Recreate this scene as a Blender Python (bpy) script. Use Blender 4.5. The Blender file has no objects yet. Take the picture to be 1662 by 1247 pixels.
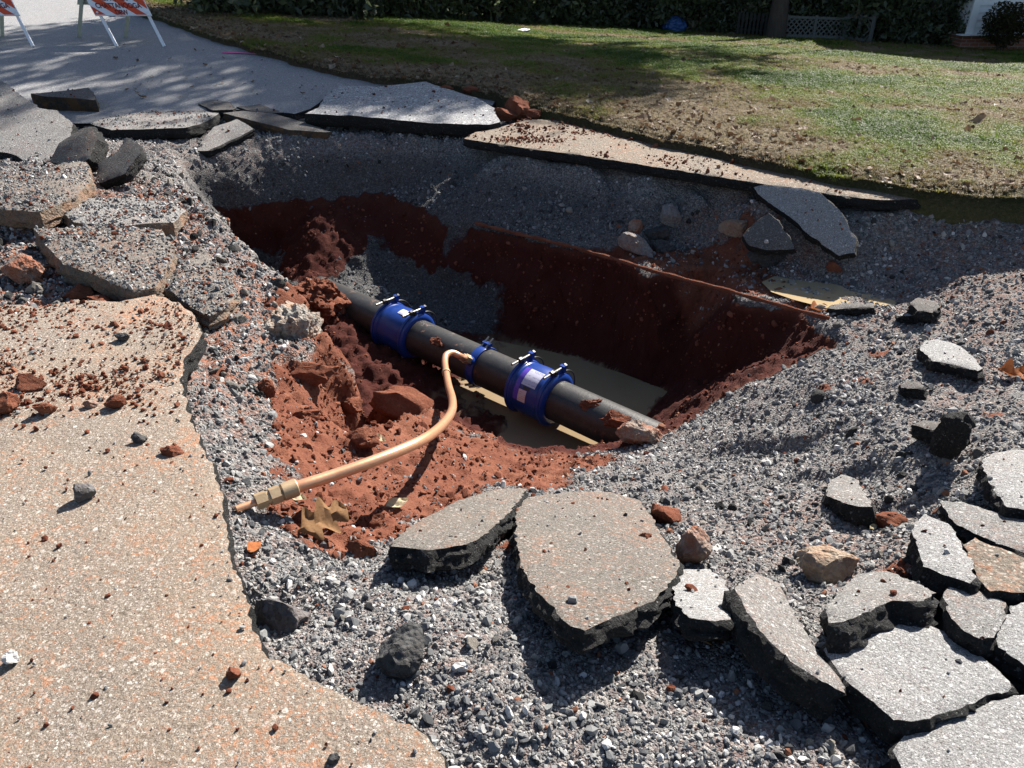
import bpy, bmesh, math, random
import numpy as np
from mathutils import Vector, Matrix
from mathutils.geometry import delaunay_2d_cdt

random.seed(7)
RNG = np.random.default_rng(11)
R = math.radians
SC = bpy.context.scene
COL = SC.collection

# ------------------------------------------------------------------ camera, sky, sun, exposure
CAM_H, PITCH, FPX, W0, H0 = 1.65, 30.0, 1255.0, 1662.0, 1247.0
cam_data = bpy.data.cameras.new('camera')
cam = bpy.data.objects.new('camera', cam_data)
COL.objects.link(cam)
cam.location = (0, 0, CAM_H)
cam.rotation_euler = (R(90 - PITCH), 0, 0)
cam_data.sensor_width = 36
cam_data.lens = 36 * FPX / W0
cam_data.clip_start = 0.05
cam_data.clip_end = 600
SC.camera = cam

SUN_AZ, SUN_EL = 36.0, 40.0          # azimuth clockwise from +Y
SUN = Vector((math.sin(R(SUN_AZ)) * math.cos(R(SUN_EL)), math.cos(R(SUN_AZ)) * math.cos(R(SUN_EL)), math.sin(R(SUN_EL))))
world = bpy.data.worlds.new('World')
SC.world = world
world.use_nodes = True
wn = world.node_tree
bg = wn.nodes['Background']
sky = wn.nodes.new('ShaderNodeTexSky')
sky.sky_type = 'NISHITA'
sky.sun_disc = False
sky.sun_elevation = R(SUN_EL)
sky.sun_rotation = R(SUN_AZ)
wn.links.new(sky.outputs[0], bg.inputs[0])
bg.inputs[1].default_value = 0.05
sun_l = bpy.data.lights.new('sun', 'SUN')
sun_l.energy = 5.0
sun_l.angle = R(0.5)
sun_l.color = (1.0, 0.94, 0.86)
sun = bpy.data.objects.new('sun', sun_l)
COL.objects.link(sun)
sun.rotation_euler = SUN.to_track_quat('Z', 'Y').to_euler()
vs = SC.view_settings
vs.view_transform = 'Standard'
vs.look = 'None'
vs.exposure = 1.5
vs.gamma = 1.0
vs.use_curve_mapping = False

# ------------------------------------------------------------------ projection helpers (photograph pixel <-> world)
CP, SP = math.cos(R(PITCH)), math.sin(R(PITCH))
def raydir(px, py):
    a = (px - W0 / 2) / FPX
    b = (H0 / 2 - py) / FPX
    return np.array([a, CP + b * SP, -SP + b * CP])
def at_z(px, py, z):
    d = raydir(px, py)
    t = (z - CAM_H) / d[2]
    return np.array([d[0] * t, d[1] * t, z])
def to_px(P):
    P = np.asarray(P, float)
    x, y, z = P[..., 0], P[..., 1], P[..., 2] - CAM_H
    dep = y * CP - z * SP
    up = y * SP + z * CP
    dep = np.where(dep < 0.05, 0.05, dep)
    return W0 / 2 + FPX * x / dep, H0 / 2 - FPX * up / dep

# ------------------------------------------------------------------ numpy noise
def _hash(ix, iy, iz, seed):
    h = (ix.astype(np.int64) * 374761393 + iy.astype(np.int64) * 668265263 + iz.astype(np.int64) * 2147483647 + seed * 1274126177) & 0xFFFFFFFF
    h = ((h ^ (h >> 13)) * 1274126177) & 0xFFFFFFFF
    h = ((h ^ (h >> 16)) * 2246822519) & 0xFFFFFFFF
    return ((h ^ (h >> 15)) & 0xFFFFFF) / float(0xFFFFFF) * 2 - 1
def vnoise(P, scale, seed=0):
    P = np.asarray(P, float) * scale + 1000.0
    i = np.floor(P)
    f = P - i
    f = f * f * (3 - 2 * f)
    i = i.astype(np.int64)
    out = 0
    for dx in (0, 1):
        wx = f[:, 0] if dx else 1 - f[:, 0]
        for dy in (0, 1):
            wy = f[:, 1] if dy else 1 - f[:, 1]
            for dz in (0, 1):
                wz = f[:, 2] if dz else 1 - f[:, 2]
                out = out + wx * wy * wz * _hash(i[:, 0] + dx, i[:, 1] + dy, i[:, 2] + dz, seed)
    return out
def fbm(P, scale, octv=3, seed=0, gain=0.5):
    a, s, o, tot = 1.0, scale, 0, 0
    for k in range(octv):
        o = o + a * vnoise(P, s, seed + k * 17)
        tot += a
        a *= gain
        s *= 2.03
    return o / tot
def smooth(e0, e1, x):
    t = np.clip((x - e0) / (e1 - e0), 0, 1)
    return t * t * (3 - 2 * t)
def poly_sdf(P, poly):
    """signed distance to a polygon in XY, negative inside"""
    P = np.asarray(P, float)[:, :2]
    poly = np.asarray(poly, float)[:, :2]
    n = len(poly)
    d = np.full(len(P), 1e18)
    ins = np.zeros(len(P), bool)
    for i in range(n):
        a, b = poly[i], poly[(i + 1) % n]
        e = b - a
        w = P - a
        t = np.clip((w @ e) / max(e @ e, 1e-12), 0, 1)
        q = w - t[:, None] * e
        d = np.minimum(d, (q * q).sum(1))
        c = (a[1] <= P[:, 1]) != (b[1] <= P[:, 1])
        xx = a[0] + (P[:, 1] - a[1]) / (e[1] if abs(e[1]) > 1e-12 else 1e-12) * e[0]
        ins ^= c & (P[:, 0] < xx)
    d = np.sqrt(d)
    return np.where(ins, -d, d)
def line_dist(P, line):
    P = np.asarray(P, float)[:, :2]
    line = np.asarray(line, float)[:, :2]
    d = np.full(len(P), 1e18)
    for a, b in zip(line[:-1], line[1:]):
        e = b - a
        w = P - a
        t = np.clip((w @ e) / max(e @ e, 1e-12), 0, 1)
        q = w - t[:, None] * e
        d = np.minimum(d, (q * q).sum(1))
    return np.sqrt(d)

# ------------------------------------------------------------------ object helpers
def tag(o, label=None, cat=None, group=None, kind=None):
    if label: o['label'] = label
    if cat: o['category'] = cat
    if group: o['group'] = group
    if kind: o['kind'] = kind
    return o
def empty(name, loc=(0, 0, 0)):
    o = bpy.data.objects.new(name, None)
    o.location = loc
    o.empty_display_size = 0.1
    COL.objects.link(o)
    return o
def link_mesh(name, me, parent=None, hidden_col=None):
    o = bpy.data.objects.new(name, me)
    (hidden_col.objects if hidden_col else COL.objects).link(o)
    if parent: o.parent = parent
    return o
def mesh_from(name, V, F, mats, parent=None, smooth_shade=True, midx=None, hidden_col=None, origin=None):
    me = bpy.data.meshes.new(name)
    V = np.asarray(V, float)
    if origin is not None:
        V = V - np.asarray(origin)
    if isinstance(F, np.ndarray):
        k = F.shape[1]
        me.vertices.add(len(V))
        me.vertices.foreach_set('co', V.astype(np.float32).ravel())
        me.loops.add(F.size)
        me.loops.foreach_set('vertex_index', F.astype(np.int32).ravel())
        me.polygons.add(len(F))
        me.polygons.foreach_set('loop_start', np.arange(0, F.size, k, dtype=np.int32))
        me.update(calc_edges=True)
        me.validate()
    else:
        me.from_pydata([tuple(v) for v in V], [], [tuple(f) for f in F])
    for m in (mats if isinstance(mats, (list, tuple)) else [mats]):
        me.materials.append(m)
    if midx is not None:
        me.polygons.foreach_set('material_index', np.asarray(midx, np.int32))
    if smooth_shade:
        me.polygons.foreach_set('use_smooth', np.ones(len(me.polygons), bool))
    me.update()
    o = link_mesh(name, me, parent, hidden_col)
    if origin is not None:
        o.location = tuple(origin)
    return o
class MB:
    """collects simple shapes and links them as one mesh"""
    def __init__(self): self.V, self.F = [], []
    def add(self, V, F):
        n = len(self.V)
        self.V += [tuple(v) for v in V]
        self.F += [tuple(i + n for i in f) for f in F]
    def box(self, c, s, M=None):
        V = [Vector((x * s[0] / 2, y * s[1] / 2, z * s[2] / 2)) for x in (-1, 1) for y in (-1, 1) for z in (-1, 1)]
        if M is not None: V = [M @ v for v in V]
        V = [v + Vector(c) for v in V]
        self.add(V, [(0, 1, 3, 2), (4, 6, 7, 5), (0, 4, 5, 1), (2, 3, 7, 6), (0, 2, 6, 4), (1, 5, 7, 3)])
    def tube(self, pts, rad, n=12, cap=True):
        pts = [Vector(p) for p in pts]
        rad = rad if isinstance(rad, (list, tuple)) else [rad] * len(pts)
        V, F = [], []
        prev = None
        for i, p in enumerate(pts):
            t = (pts[min(i + 1, len(pts) - 1)] - pts[max(i - 1, 0)]).normalized()
            if prev is None:
                u = t.orthogonal().normalized()
            else:
                u = (prev - t * prev.dot(t)).normalized()
            prev = u
            w = t.cross(u)
            for k in range(n):
                a = 2 * math.pi * k / n
                V.append(p + (u * math.cos(a) + w * math.sin(a)) * rad[i])
        for i in range(len(pts) - 1):
            for k in range(n):
                F.append((i * n + k, i * n + (k + 1) % n, (i + 1) * n + (k + 1) % n, (i + 1) * n + k))
        if cap:
            F.append(tuple(range(n - 1, -1, -1)))
            F.append(tuple((len(pts) - 1) * n + k for k in range(n)))
        self.add(V, F)
    def lathe(self, p0, axis, prof, n=40, u=None):
        """prof: list of (distance along axis, radius)"""
        axis = Vector(axis).normalized()
        u = Vector(u).normalized() if u is not None else axis.orthogonal().normalized()
        w = axis.cross(u)
        V, F = [], []
        for (s, r) in prof:
            for k in range(n):
                a = 2 * math.pi * k / n
                V.append(Vector(p0) + axis * s + (u * math.cos(a) + w * math.sin(a)) * r)
        for i in range(len(prof) - 1):
            for k in range(n):
                F.append((i * n + k, i * n + (k + 1) % n, (i + 1) * n + (k + 1) % n, (i + 1) * n + k))
        self.add(V, F)
    def build(self, name, mat, parent=None, sm=False):
        o = mesh_from(name, self.V, self.F, mat, parent, sm)
        if sm:
            try: o.data.set_sharp_from_angle(angle=R(35))
            except Exception: pass
        return o

# ------------------------------------------------------------------ materials
class NT:
    def __init__(self, name, rough=0.9, spec=0.3):
        self.m = bpy.data.materials.new(name)
        self.m.use_nodes = True
        self.t = self.m.node_tree
        self.b = self.t.nodes['Principled BSDF']
        self.b.inputs['Roughness'].default_value = rough
        self.b.inputs['Specular IOR Level'].default_value = spec
        self._co = None
    def n(self, kind, **kw):
        o = self.t.nodes.new('ShaderNode' + kind)
        for k, v in kw.items(): setattr(o, k, v)
        return o
    def l(self, a, b): self.t.links.new(a, b)
    def put(self, sock, v):
        if isinstance(v, bpy.types.NodeSocket): self.l(v, sock)
        elif isinstance(v, (tuple, list)) and len(v) == 3 and sock.type == 'RGBA': sock.default_value = (*v, 1)
        else: sock.default_value = v
    def co(self):
        if self._co is None:
            self._co = self.n('TexCoord').outputs['Object']
        return self._co
    def geo(self):
        return self.n('NewGeometry').outputs['Position']
    def noise(self, scale, detail=4, rough=0.55, vec=None, dist=0.0):
        o = self.n('TexNoise')
        o.inputs['Scale'].default_value = scale
        o.inputs['Detail'].default_value = detail
        o.inputs['Roughness'].default_value = rough
        o.inputs['Distortion'].default_value = dist
        self.l(vec if vec is not None else self.co(), o.inputs['Vector'])
        return o.outputs['Fac']
    def voro(self, scale, vec=None, feature='F1', out='Color', rnd=1.0):
        o = self.n('TexVoronoi', feature=feature)
        o.inputs['Scale'].default_value = scale
        o.inputs['Randomness'].default_value = rnd
        self.l(vec if vec is not None else self.co(), o.inputs['Vector'])
        return o.outputs[out]
    def ramp(self, fac, stops, interp='LINEAR'):
        o = self.n('ValToRGB')
        o.color_ramp.interpolation = interp
        el = o.color_ramp.elements
        while len(el) < len(stops): el.new(0.5)
        for e, (p, c) in zip(el, stops):
            e.position = p
            e.color = (*c, 1) if isinstance(c, (tuple, list)) else (c, c, c, 1)
        self.put(o.inputs[0], fac)
        return o.outputs[0]
    def mix(self, fac, a, b, mode='MIX'):
        o = self.n('Mix', data_type='RGBA', blend_type=mode)
        self.put(o.inputs[0], fac)
        self.put(o.inputs[6], a)
        self.put(o.inputs[7], b)
        return o.outputs[2]
    def math(self, op, a, b=0.0, clamp=False):
        o = self.n('Math', operation=op, use_clamp=clamp)
        self.put(o.inputs[0], a)
        self.put(o.inputs[1], b)
        return o.outputs[0]
    def sep(self, c):
        o = self.n('SeparateColor')
        self.l(c, o.inputs[0])
        return o.outputs[0]
    def attr(self, name, kind='GEOMETRY', out='Fac'):
        return self.n('Attribute', attribute_name=name, attribute_type=kind).outputs[out]
    def bump(self, h, strength=0.5, dist=0.01, prev=None):
        o = self.n('Bump')
        o.inputs['Strength'].default_value = strength
        o.inputs['Distance'].default_value = dist
        self.l(h, o.inputs['Height'])
        if prev is not None: self.l(prev, o.inputs['Normal'])
        return o.outputs[0]
    def out(self, color=None, normal=None, rough=None, metal=None):
        if color is not None: self.put(self.b.inputs['Base Color'], color)
        if normal is not None: self.l(normal, self.b.inputs['Normal'])
        if rough is not None: self.put(self.b.inputs['Roughness'], rough)
        if metal is not None: self.put(self.b.inputs['Metallic'], metal)
        return self.m

def mat_plain(name, col, rough=0.7, metal=0.0, var=0.15, scale=12, spec=0.4, bump=0.0):
    N = NT(name, rough, spec)
    f = N.noise(scale, 5, 0.6)
    c = N.mix(f, tuple(x * (1 - var) for x in col), tuple(min(1, x * (1 + var)) for x in col))
    nb = N.bump(N.noise(scale * 6, 3), bump, 0.003) if bump else None
    return N.out(c, nb, None, metal)

CLAY_STOPS = [(0.25, (0.068, 0.022, 0.014)), (0.45, (0.14, 0.050, 0.030)), (0.62, (0.20, 0.082, 0.050)), (0.8, (0.29, 0.145, 0.095))]
GRAV_STOPS = [(0.0, (0.035, 0.037, 0.042)), (0.35, (0.10, 0.105, 0.11)), (0.65, (0.19, 0.19, 0.185)), (0.88, (0.30, 0.295, 0.28)), (1.0, (0.46, 0.45, 0.43))]

def mat_ground():
    N = NT('ground_gravel_and_clay', 0.95, 0.15)
    P = N.co()
    cell = N.sep(N.voro(85, P))
    cell2 = N.sep(N.voro(190, P))
    g = N.ramp(N.math('ADD', N.math('MULTIPLY', cell, 0.62), N.math('MULTIPLY', cell2, 0.38)), GRAV_STOPS)
    g = N.mix(N.math('MULTIPLY', N.noise(3.0, 5, 0.6, P), 0.22), g, (0.14, 0.12, 0.10))
    dirt = N.attr('dust')
    g = N.mix(N.math('MULTIPLY', dirt, N.ramp(N.noise(22, 4, 0.65, P), [(0.4, 0.0), (0.62, 0.85)])), g, (0.24, 0.085, 0.04))
    cn = N.math('ADD', N.math('MULTIPLY', N.noise(5, 6, 0.65, P), 0.55), N.math('MULTIPLY', N.noise(55, 5, 0.7, P), 0.45))
    c = N.ramp(cn, CLAY_STOPS)
    cl = N.attr('clay')
    edge = N.math('ADD', cl, N.math('MULTIPLY', N.math('SUBTRACT', N.noise(14, 5, 0.7, P), 0.5), 0.9))
    k = N.ramp(edge, [(0.42, 0.0), (0.6, 1.0)])
    col = N.mix(k, g, c)
    col = N.mix(N.attr('pit_shade'), col, N.mix(k, N.mix(0.62, col, (0.028, 0.029, 0.032)), N.mix(0.86, col, (0.036, 0.0065, 0.0058))))  # pit shade painted in: clay and gravel albedo darkened inside the hole
    mud = N.attr('mud')
    col = N.mix(mud, col, (0.27, 0.20, 0.125))
    d1 = N.voro(85, P, out='Distance')
    d2 = N.voro(190, P, out='Distance')
    hg = N.math('ADD', N.math('MULTIPLY', d1, -1.0), N.math('MULTIPLY', d2, -0.45))
    hc = N.math('ADD', N.math('MULTIPLY', N.noise(38, 6, 0.7, P), 1.3), N.math('MULTIPLY', N.noise(140, 4, 0.7, P), 0.6))
    h = N.mix(k, hg, hc)
    nb = N.bump(h, 0.9, 0.012)
    return N.out(col, nb)

def mat_asphalt(name, base, agg_lo, agg_hi, dust=0.3, dustcol=(0.34, 0.125, 0.05), scale=120, bump=0.7, tan=0.3):
    """weathered asphalt: worn binder with angular chips of aggregate of several sizes showing through"""
    N = NT(name, 0.92, 0.2)
    P0 = N.geo()
    w = N.n('TexNoise'); w.inputs['Scale'].default_value = scale * .9; w.inputs['Detail'].default_value = 3
    N.l(P0, w.inputs['Vector'])
    va = N.n('VectorMath', operation='MULTIPLY_ADD'); N.l(w.outputs['Color'], va.inputs[0]); va.inputs[1].default_value = (.011,) * 3; N.l(P0, va.inputs[2])
    P = va.outputs[0]
    fine = N.noise(scale * 3.2, 5, 0.75, P0)
    c = N.ramp(fine, [(0.30, tuple(x * .45 for x in base)), (0.44, base), (0.58, agg_lo), (0.74, tuple((x + y) / 2 for x, y in zip(agg_lo, agg_hi)))])
    for sc, lo, wdt in ((scale * .75, .70, .42), (scale * 1.5, .55, .46), (scale * 3.0, .45, .5)):
        cell = N.voro(sc, P)
        sp = N.n('SeparateColor'); N.l(cell, sp.inputs[0])
        d = N.voro(sc, P, out='Distance')
        m = N.math('MULTIPLY', N.ramp(sp.outputs[0], [(lo, 0.0), (lo + .04, 1.0)]), N.ramp(d, [(wdt - .08, 0.9), (wdt, 0.0)]))
        cc = N.ramp(sp.outputs[1], [(0.0, tuple(x * .7 for x in agg_lo)), (0.5, agg_lo), (0.85, agg_hi), (1.0, tuple(min(.6, x * 1.35) for x in agg_hi))])
        c = N.mix(m, c, cc)
    pit = N.ramp(N.noise(scale * 1.1, 4, .7, P0), [(0.33, 0.9), (0.43, 0.0)])
    c = N.mix(pit, c, tuple(x * .3 for x in base))
    c = N.mix(N.math('MULTIPLY', N.ramp(N.noise(1.7, 6, 0.6, P0), [(0.35, 0.15), (0.7, 1.0)]), tan), c, (0.33, 0.235, 0.155), 'MIX')
    sp2 = N.ramp(N.math('ADD', N.math('MULTIPLY', N.noise(scale * .9, 3, 0.6, P0), .6), N.math('MULTIPLY', N.noise(2.3, 4, .6, P0), .4)), [(0.54, 0.0), (0.62, 1.0)])
    c = N.mix(N.math('MULTIPLY', sp2, dust * .8), c, tuple(x * 1.05 for x in dustcol))
    spots = N.ramp(N.math('ADD', N.math('MULTIPLY', N.noise(34, 4, 0.7, P0), .6), N.math('MULTIPLY', N.noise(3.5, 4, .6, P0), .4)), [(0.53, 0.0), (0.66, 1.0)])
    c = N.mix(N.math('MULTIPLY', spots, dust), c, dustcol)
    h = N.math('ADD', N.math('MULTIPLY', N.voro(scale, P, out='Distance'), -.7), N.math('MULTIPLY', fine, 1.2))
    return N.out(c, N.bump(h, bump, 0.006))

def mat_asphalt_side():
    N = NT('asphalt_broken_side', 0.8, 0.3)
    P = N.geo()
    w = N.n('TexNoise'); w.inputs['Scale'].default_value = 110; w.inputs['Detail'].default_value = 3
    N.l(P, w.inputs['Vector'])
    va = N.n('VectorMath', operation='MULTIPLY_ADD'); N.l(w.outputs['Color'], va.inputs[0]); va.inputs[1].default_value = (.014,) * 3; N.l(P, va.inputs[2])
    Q = va.outputs[0]
    c = N.ramp(N.noise(120, 5, .7, P), [(.3, .006), (.55, .018), (.75, .05)])
    for sc, lo in ((70, .90), (150, .86)):
        sp = N.n('SeparateColor'); N.l(N.voro(sc, Q), sp.inputs[0])
        m = N.math('MULTIPLY', N.ramp(sp.outputs[0], [(lo, 0.0), (lo + .03, 1.0)]), N.ramp(N.voro(sc, Q, out='Distance'), [(.30, .9), (.42, 0.0)]))
        c = N.mix(m, c, N.ramp(sp.outputs[1], [(0, .04), (.7, .12), (1, (.24, .23, .21))]))
    h = N.math('ADD', N.math('MULTIPLY', N.voro(90, Q, out='Distance'), -1.0), N.math('MULTIPLY', N.noise(150, 5, 0.75, P), 1.4))
    return N.out(c, N.bump(h, 1.0, 0.016))

def mat_clay(name='red_clay', dark=1.0):
    N = NT(name, 0.95, 0.1)
    P = N.geo()
    cn = N.math('ADD', N.math('MULTIPLY', N.noise(9, 6, 0.65, P), 0.5), N.math('MULTIPLY', N.noise(70, 5, 0.7, P), 0.5))
    c = N.ramp(cn, [(p, tuple(x * dark for x in cc)) for p, cc in CLAY_STOPS])
    h = N.math('ADD', N.noise(45, 6, 0.7, P), N.math('MULTIPLY', N.noise(170, 4, 0.7, P), 0.5))
    return N.out(c, N.bump(h, 0.9, 0.012))

def mat_rock(name, a, b, dirt=(0.22, 0.10, 0.05), dirt_amt=0.5):
    N = NT(name, 0.9, 0.2)
    P = N.geo()
    c = N.mix(N.sep(N.voro(60, P)), a, b)
    c = N.mix(0.5, c, N.mix(N.noise(25, 5, 0.7, P), a, b))
    c = N.mix(N.math('MULTIPLY', N.ramp(N.noise(7, 5, 0.65, P), [(0.42, 0.0), (0.6, 1.0)]), dirt_amt), c, dirt)
    h = N.math('ADD', N.noise(40, 6, 0.7, P), N.math('MULTIPLY', N.voro(70, P, out='Distance'), -0.7))
    return N.out(c, N.bump(h, 0.9, 0.012))

def mat_tint(name, stops, rough=0.9, noise_scale=60, bump=0.5, spec=0.2, trans=0.0):
    """colour from the per-instance attribute tint"""
    N = NT(name, rough, spec)
    c = N.ramp(N.attr('tint', 'INSTANCER'), stops)
    c = N.mix(0.35, c, N.mix(N.noise(noise_scale, 4, 0.6), tuple([0.03] * 3), tuple([0.8] * 3)), 'OVERLAY')
    nb = N.bump(N.noise(noise_scale * 2, 3), bump, 0.004) if bump else None
    m = N.out(c, nb)
    if trans:
        tr = N.n('BsdfTranslucent')
        N.l(c, tr.inputs[0])
        mx = N.n('MixShader')
        mx.inputs[0].default_value = trans
        N.l(N.b.outputs[0], mx.inputs[1])
        N.l(tr.outputs[0], mx.inputs[2])
        N.l(mx.outputs[0], N.t.nodes['Material Output'].inputs[0])
    return m

M = {}
M['ground'] = mat_ground()
M['pave'] = mat_asphalt('weathered_pavement', (0.125, 0.105, 0.088), (0.27, 0.232, 0.195), (0.48, 0.455, 0.42), dust=0.6, dustcol=(0.40, 0.155, 0.062), tan=0.4, scale=70, bump=.85)
M['road'] = mat_asphalt('old_road_surface', (0.16, 0.163, 0.168), (0.27, 0.275, 0.285), (0.42, 0.42, 0.42), dust=0.05, tan=0.06, scale=60)
M['top_grey'] = mat_asphalt('slab_top_grey', (0.10, 0.10, 0.10), (0.225, 0.224, 0.22), (0.40, 0.40, 0.395), dust=0.18, tan=0.10, scale=75, bump=.9)
M['top_pale'] = mat_asphalt('slab_top_pale', (0.15, 0.151, 0.152), (0.32, 0.322, 0.322), (0.50, 0.50, 0.495), dust=0.08, tan=0.08, scale=85, bump=.9)
M['top_brown'] = mat_asphalt('slab_top_brown', (0.085, 0.080, 0.074), (0.165, 0.152, 0.138), (0.32, 0.305, 0.285), dust=0.4, tan=0.12, scale=62, bump=1.0)
M['top_coarse'] = mat_asphalt('slab_top_coarse', (0.17, 0.172, 0.178), (0.33, 0.335, 0.345), (0.54, 0.54, 0.54), dust=0.06, tan=0.04, scale=26, bump=1.0)
M['top_dark'] = mat_asphalt('slab_top_dark', (0.05, 0.05, 0.05), (0.11, 0.11, 0.11), (0.22, 0.22, 0.22), dust=0.1, tan=0.1, scale=90)
M['strip'] = mat_asphalt('dusty_strip_top', (0.10, 0.088, 0.075), (0.20, 0.172, 0.14), (0.36, 0.33, 0.29), dust=0.4, tan=0.25, scale=45, bump=1.0)
M['side'] = mat_asphalt_side()
M['clay'] = mat_clay()
M['rock_tan'] = mat_rock('tan_rock', (0.20, 0.15, 0.11), (0.36, 0.29, 0.22))
M['rock_grey'] = mat_rock('grey_rock', (0.10, 0.10, 0.10), (0.27, 0.265, 0.26), dirt_amt=0.35)
M['rock_grey3'] = mat_rock('stony_bank_rock', (0.12, 0.115, 0.105), (0.34, 0.32, 0.29), dirt=(0.27, 0.17, 0.11), dirt_amt=0.75)
M['rock_dark'] = mat_rock('dark_chunk', (0.015, 0.015, 0.016), (0.09, 0.09, 0.09), dirt=(0.06, 0.055, 0.05), dirt_amt=0.4)
M['rock_grey2'] = mat_rock('charcoal_rock', (0.04, 0.04, 0.042), (0.16, 0.16, 0.165), dirt_amt=0.15)
M['rock_white'] = mat_rock('white_stone', (0.42, 0.41, 0.40), (0.6, 0.59, 0.57), dirt_amt=0.2)
M['side_dirt'] = mat_rock('dirty_side', (0.05, 0.043, 0.038), (0.20, 0.165, 0.13), dirt=(0.22, 0.12, 0.07), dirt_amt=0.6)
M['side_brown'] = mat_rock('layered_side', (0.02, 0.02, 0.02), (0.07, 0.065, 0.06), dirt=(0.16, 0.085, 0.035), dirt_amt=0.6)
M['rock_mix'] = mat_rock('conglomerate', (0.13, 0.09, 0.07), (0.32, 0.27, 0.23), dirt=(0.24, 0.08, 0.04), dirt_amt=0.8)

# ------------------------------------------------------------------ the excavated ground, from surveyed points
def rise(Y):
    """the road climbs a little beyond the hole"""
    Y = np.asarray(Y, float)
    return 0.35 * smooth(7.8, 11.8, Y) + 0.07 * np.maximum(0, Y - 11.8)

RIM = [(285, 250, -.10), (340, 236, -.10), (420, 224, -.10), (520, 222, -.10), (640, 224, -.10), (760, 228, -.10), (820, 238, -.10), (900, 252, -.10),
       (980, 266, -.10), (1100, 287, -.10), (1200, 303, -.10), (1330, 330, -.10), (1440, 345, -.10), (1560, 352, -.10), (1662, 362, -.10)]
CLAYTOP = [(345, 333, -.59), (430, 326, -.60), (520, 320, -.60), (620, 318, -.60), (700, 343, -.60), (760, 362, -.60), (850, 384, -.59), (935, 405, -.60),
           (1050, 440, -.575), (1200, 480, -.54), (1345, 520, -.53)]
FOOT = [(420, 440, -1.25), (500, 443, -1.0), (520, 462, -1.0), (548, 470, -1.03), (575, 455, -1.10), (640, 458, -1.20), (720, 494, -1.32), (800, 538, -1.43), (900, 577, -1.48), (1000, 603, -1.48), (1075, 632, -1.45)]
CREST = [(495, 572, -.45), (520, 577, -.55), (620, 614, -.70), (700, 660, -.85), (760, 690, -.95), (860, 726, -1.10), (940, 728, -1.15), (1000, 716, -1.14)]
LEFTB = [(285, 290, -.06), (330, 330, -.06), (380, 378, -.08), (430, 425, -.12), (475, 465, -.15), (512, 510, -.20), (515, 540, -.28)]
REND = [(1345, 523, -.56), (1290, 567, -.74), (1230, 597, -.82), (1180, 617, -.90), (1130, 648, -1.04), (1110, 668, -1.10), (1060, 694, -1.08)]
FREE = [  # front and right hand gravel, clay slope, left bank, shelf
    (250, 470, -.07), (330, 540, -.16), (312, 600, -.13), (340, 700, -.12), (375, 800, -.12), (388, 860, -.12), (392, 930, -.13), (425, 1010, -.20), (470, 1062, -.10),
    (400, 480, -.10), (420, 560, -.22), (430, 640, -.32), (425, 720, -.27), (450, 790, -.24), (430, 860, -.20), (500, 650, -.48), (560, 700, -.52), (520, 780, -.36),
    (500, 860, -.28), (560, 890, -.25), (600, 760, -.55), (640, 830, -.42), (700, 780, -.62), (800, 765, -.80), (860, 760, -.95), (950, 760, -.95), (1000, 745, -1.0),
    (560, 940, -.16), (640, 905, -.24), (760, 905, -.32), (700, 1000, -.10), (850, 1000, -.17), (950, 810, -.74), (1050, 800, -.68), (1000, 900, -.42), (1100, 740, -.90),
    (600, 1060, -.07), (760, 1100, -.05), (950, 1060, -.12), (1080, 980, -.26), (1150, 860, -.48), (1200, 900, -.36), (1250, 960, -.24), (1180, 1040, -.14),
    (1150, 690, -.94), (1230, 650, -.78), (1300, 620, -.68), (1400, 560, -.58), (1360, 600, -.60),
    (1240, 676, -.68), (1300, 700, -.60), (1380, 748, -.48), (1480, 805, -.32), (1238, 704, -.80), (1298, 736, -.70), (1372, 786, -.58), (1470, 838, -.40),
    (1220, 780, -.66), (1300, 830, -.50), (1400, 880, -.34), (1450, 640, -.44), (1450, 720, -.38), (1560, 600, -.34), (1640, 560, -.30), (1550, 480, -.44), (1500, 540, -.46),
    (1620, 700, -.22), (1662, 640, -.24), (1560, 760, -.28), (1500, 900, -.17), (1640, 850, -.14), (1570, 840, -.22), (1662, 980, -.10), (1560, 1000, -.13), (1420, 960, -.2),
    (1350, 1000, -.17), (1250, 1060, -.10), (1400, 1080, -.11), (1300, 1190, -.07), (1000, 1180, -.05), (1150, 1230, -.05), (1500, 1180, -.10), (1640, 1150, -.09), (1450, 1240, -.08),
    (820, 1240, -.05), (900, 1150, -.05),
    (1000, 335, -.33), (1000, 405, -.57), (1100, 400, -.56), (1180, 430, -.59), (1250, 455, -.57), (1350, 465, -.56), (1440, 490, -.555), (1380, 500, -.56), (1300, 493, -.565), (1200, 462, -.545),
    (1300, 420, -.45), (1400, 440, -.44), (1440, 420, -.38), (1500, 412, -.33), (1560, 425, -.33), (1640, 440, -.31), (1480, 460, -.47), (1230, 340, -.22), (1150, 340, -.28), (1340, 372, -.22),
    (900, 320, -.34), (850, 300, -.30), (700, 270, -.32), (560, 270, -.33), (440, 270, -.32), (350, 285, -.34),
    (0, 330, .06), (90, 300, .05), (180, 290, .02), (240, 330, -.02), (150, 380, -.01), (60, 420, -.02), (0, 460, -.05), (130, 460, -.05), (300, 400, -.05), (350, 460, -.08), (0, 230, .02), (120, 250, .02), (200, 240, -.04),
    (230, 200, -.07), (100, 185, -.07), (0, 170, -.05), (400, 195, -.08), (560, 190, -.08), (700, 195, -.08), (860, 205, -.08), (1050, 240, -.08), (1300, 285, -.08), (1500, 318, -.08), (1662, 340, -.08),
]
pts = []
def addp(L, off=None):
    for (px, py, z) in L:
        p = at_z(px, py, z)
        if off is not None:
            p = np.array([p[0] + off[0], p[1] + off[1], off[2]])
        pts.append(p)
for L in (RIM, CLAYTOP, FOOT, CREST, LEFTB, REND, FREE): addp(L)
addp(CREST[1:4], (0.10, 0.24, -1.28))
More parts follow.
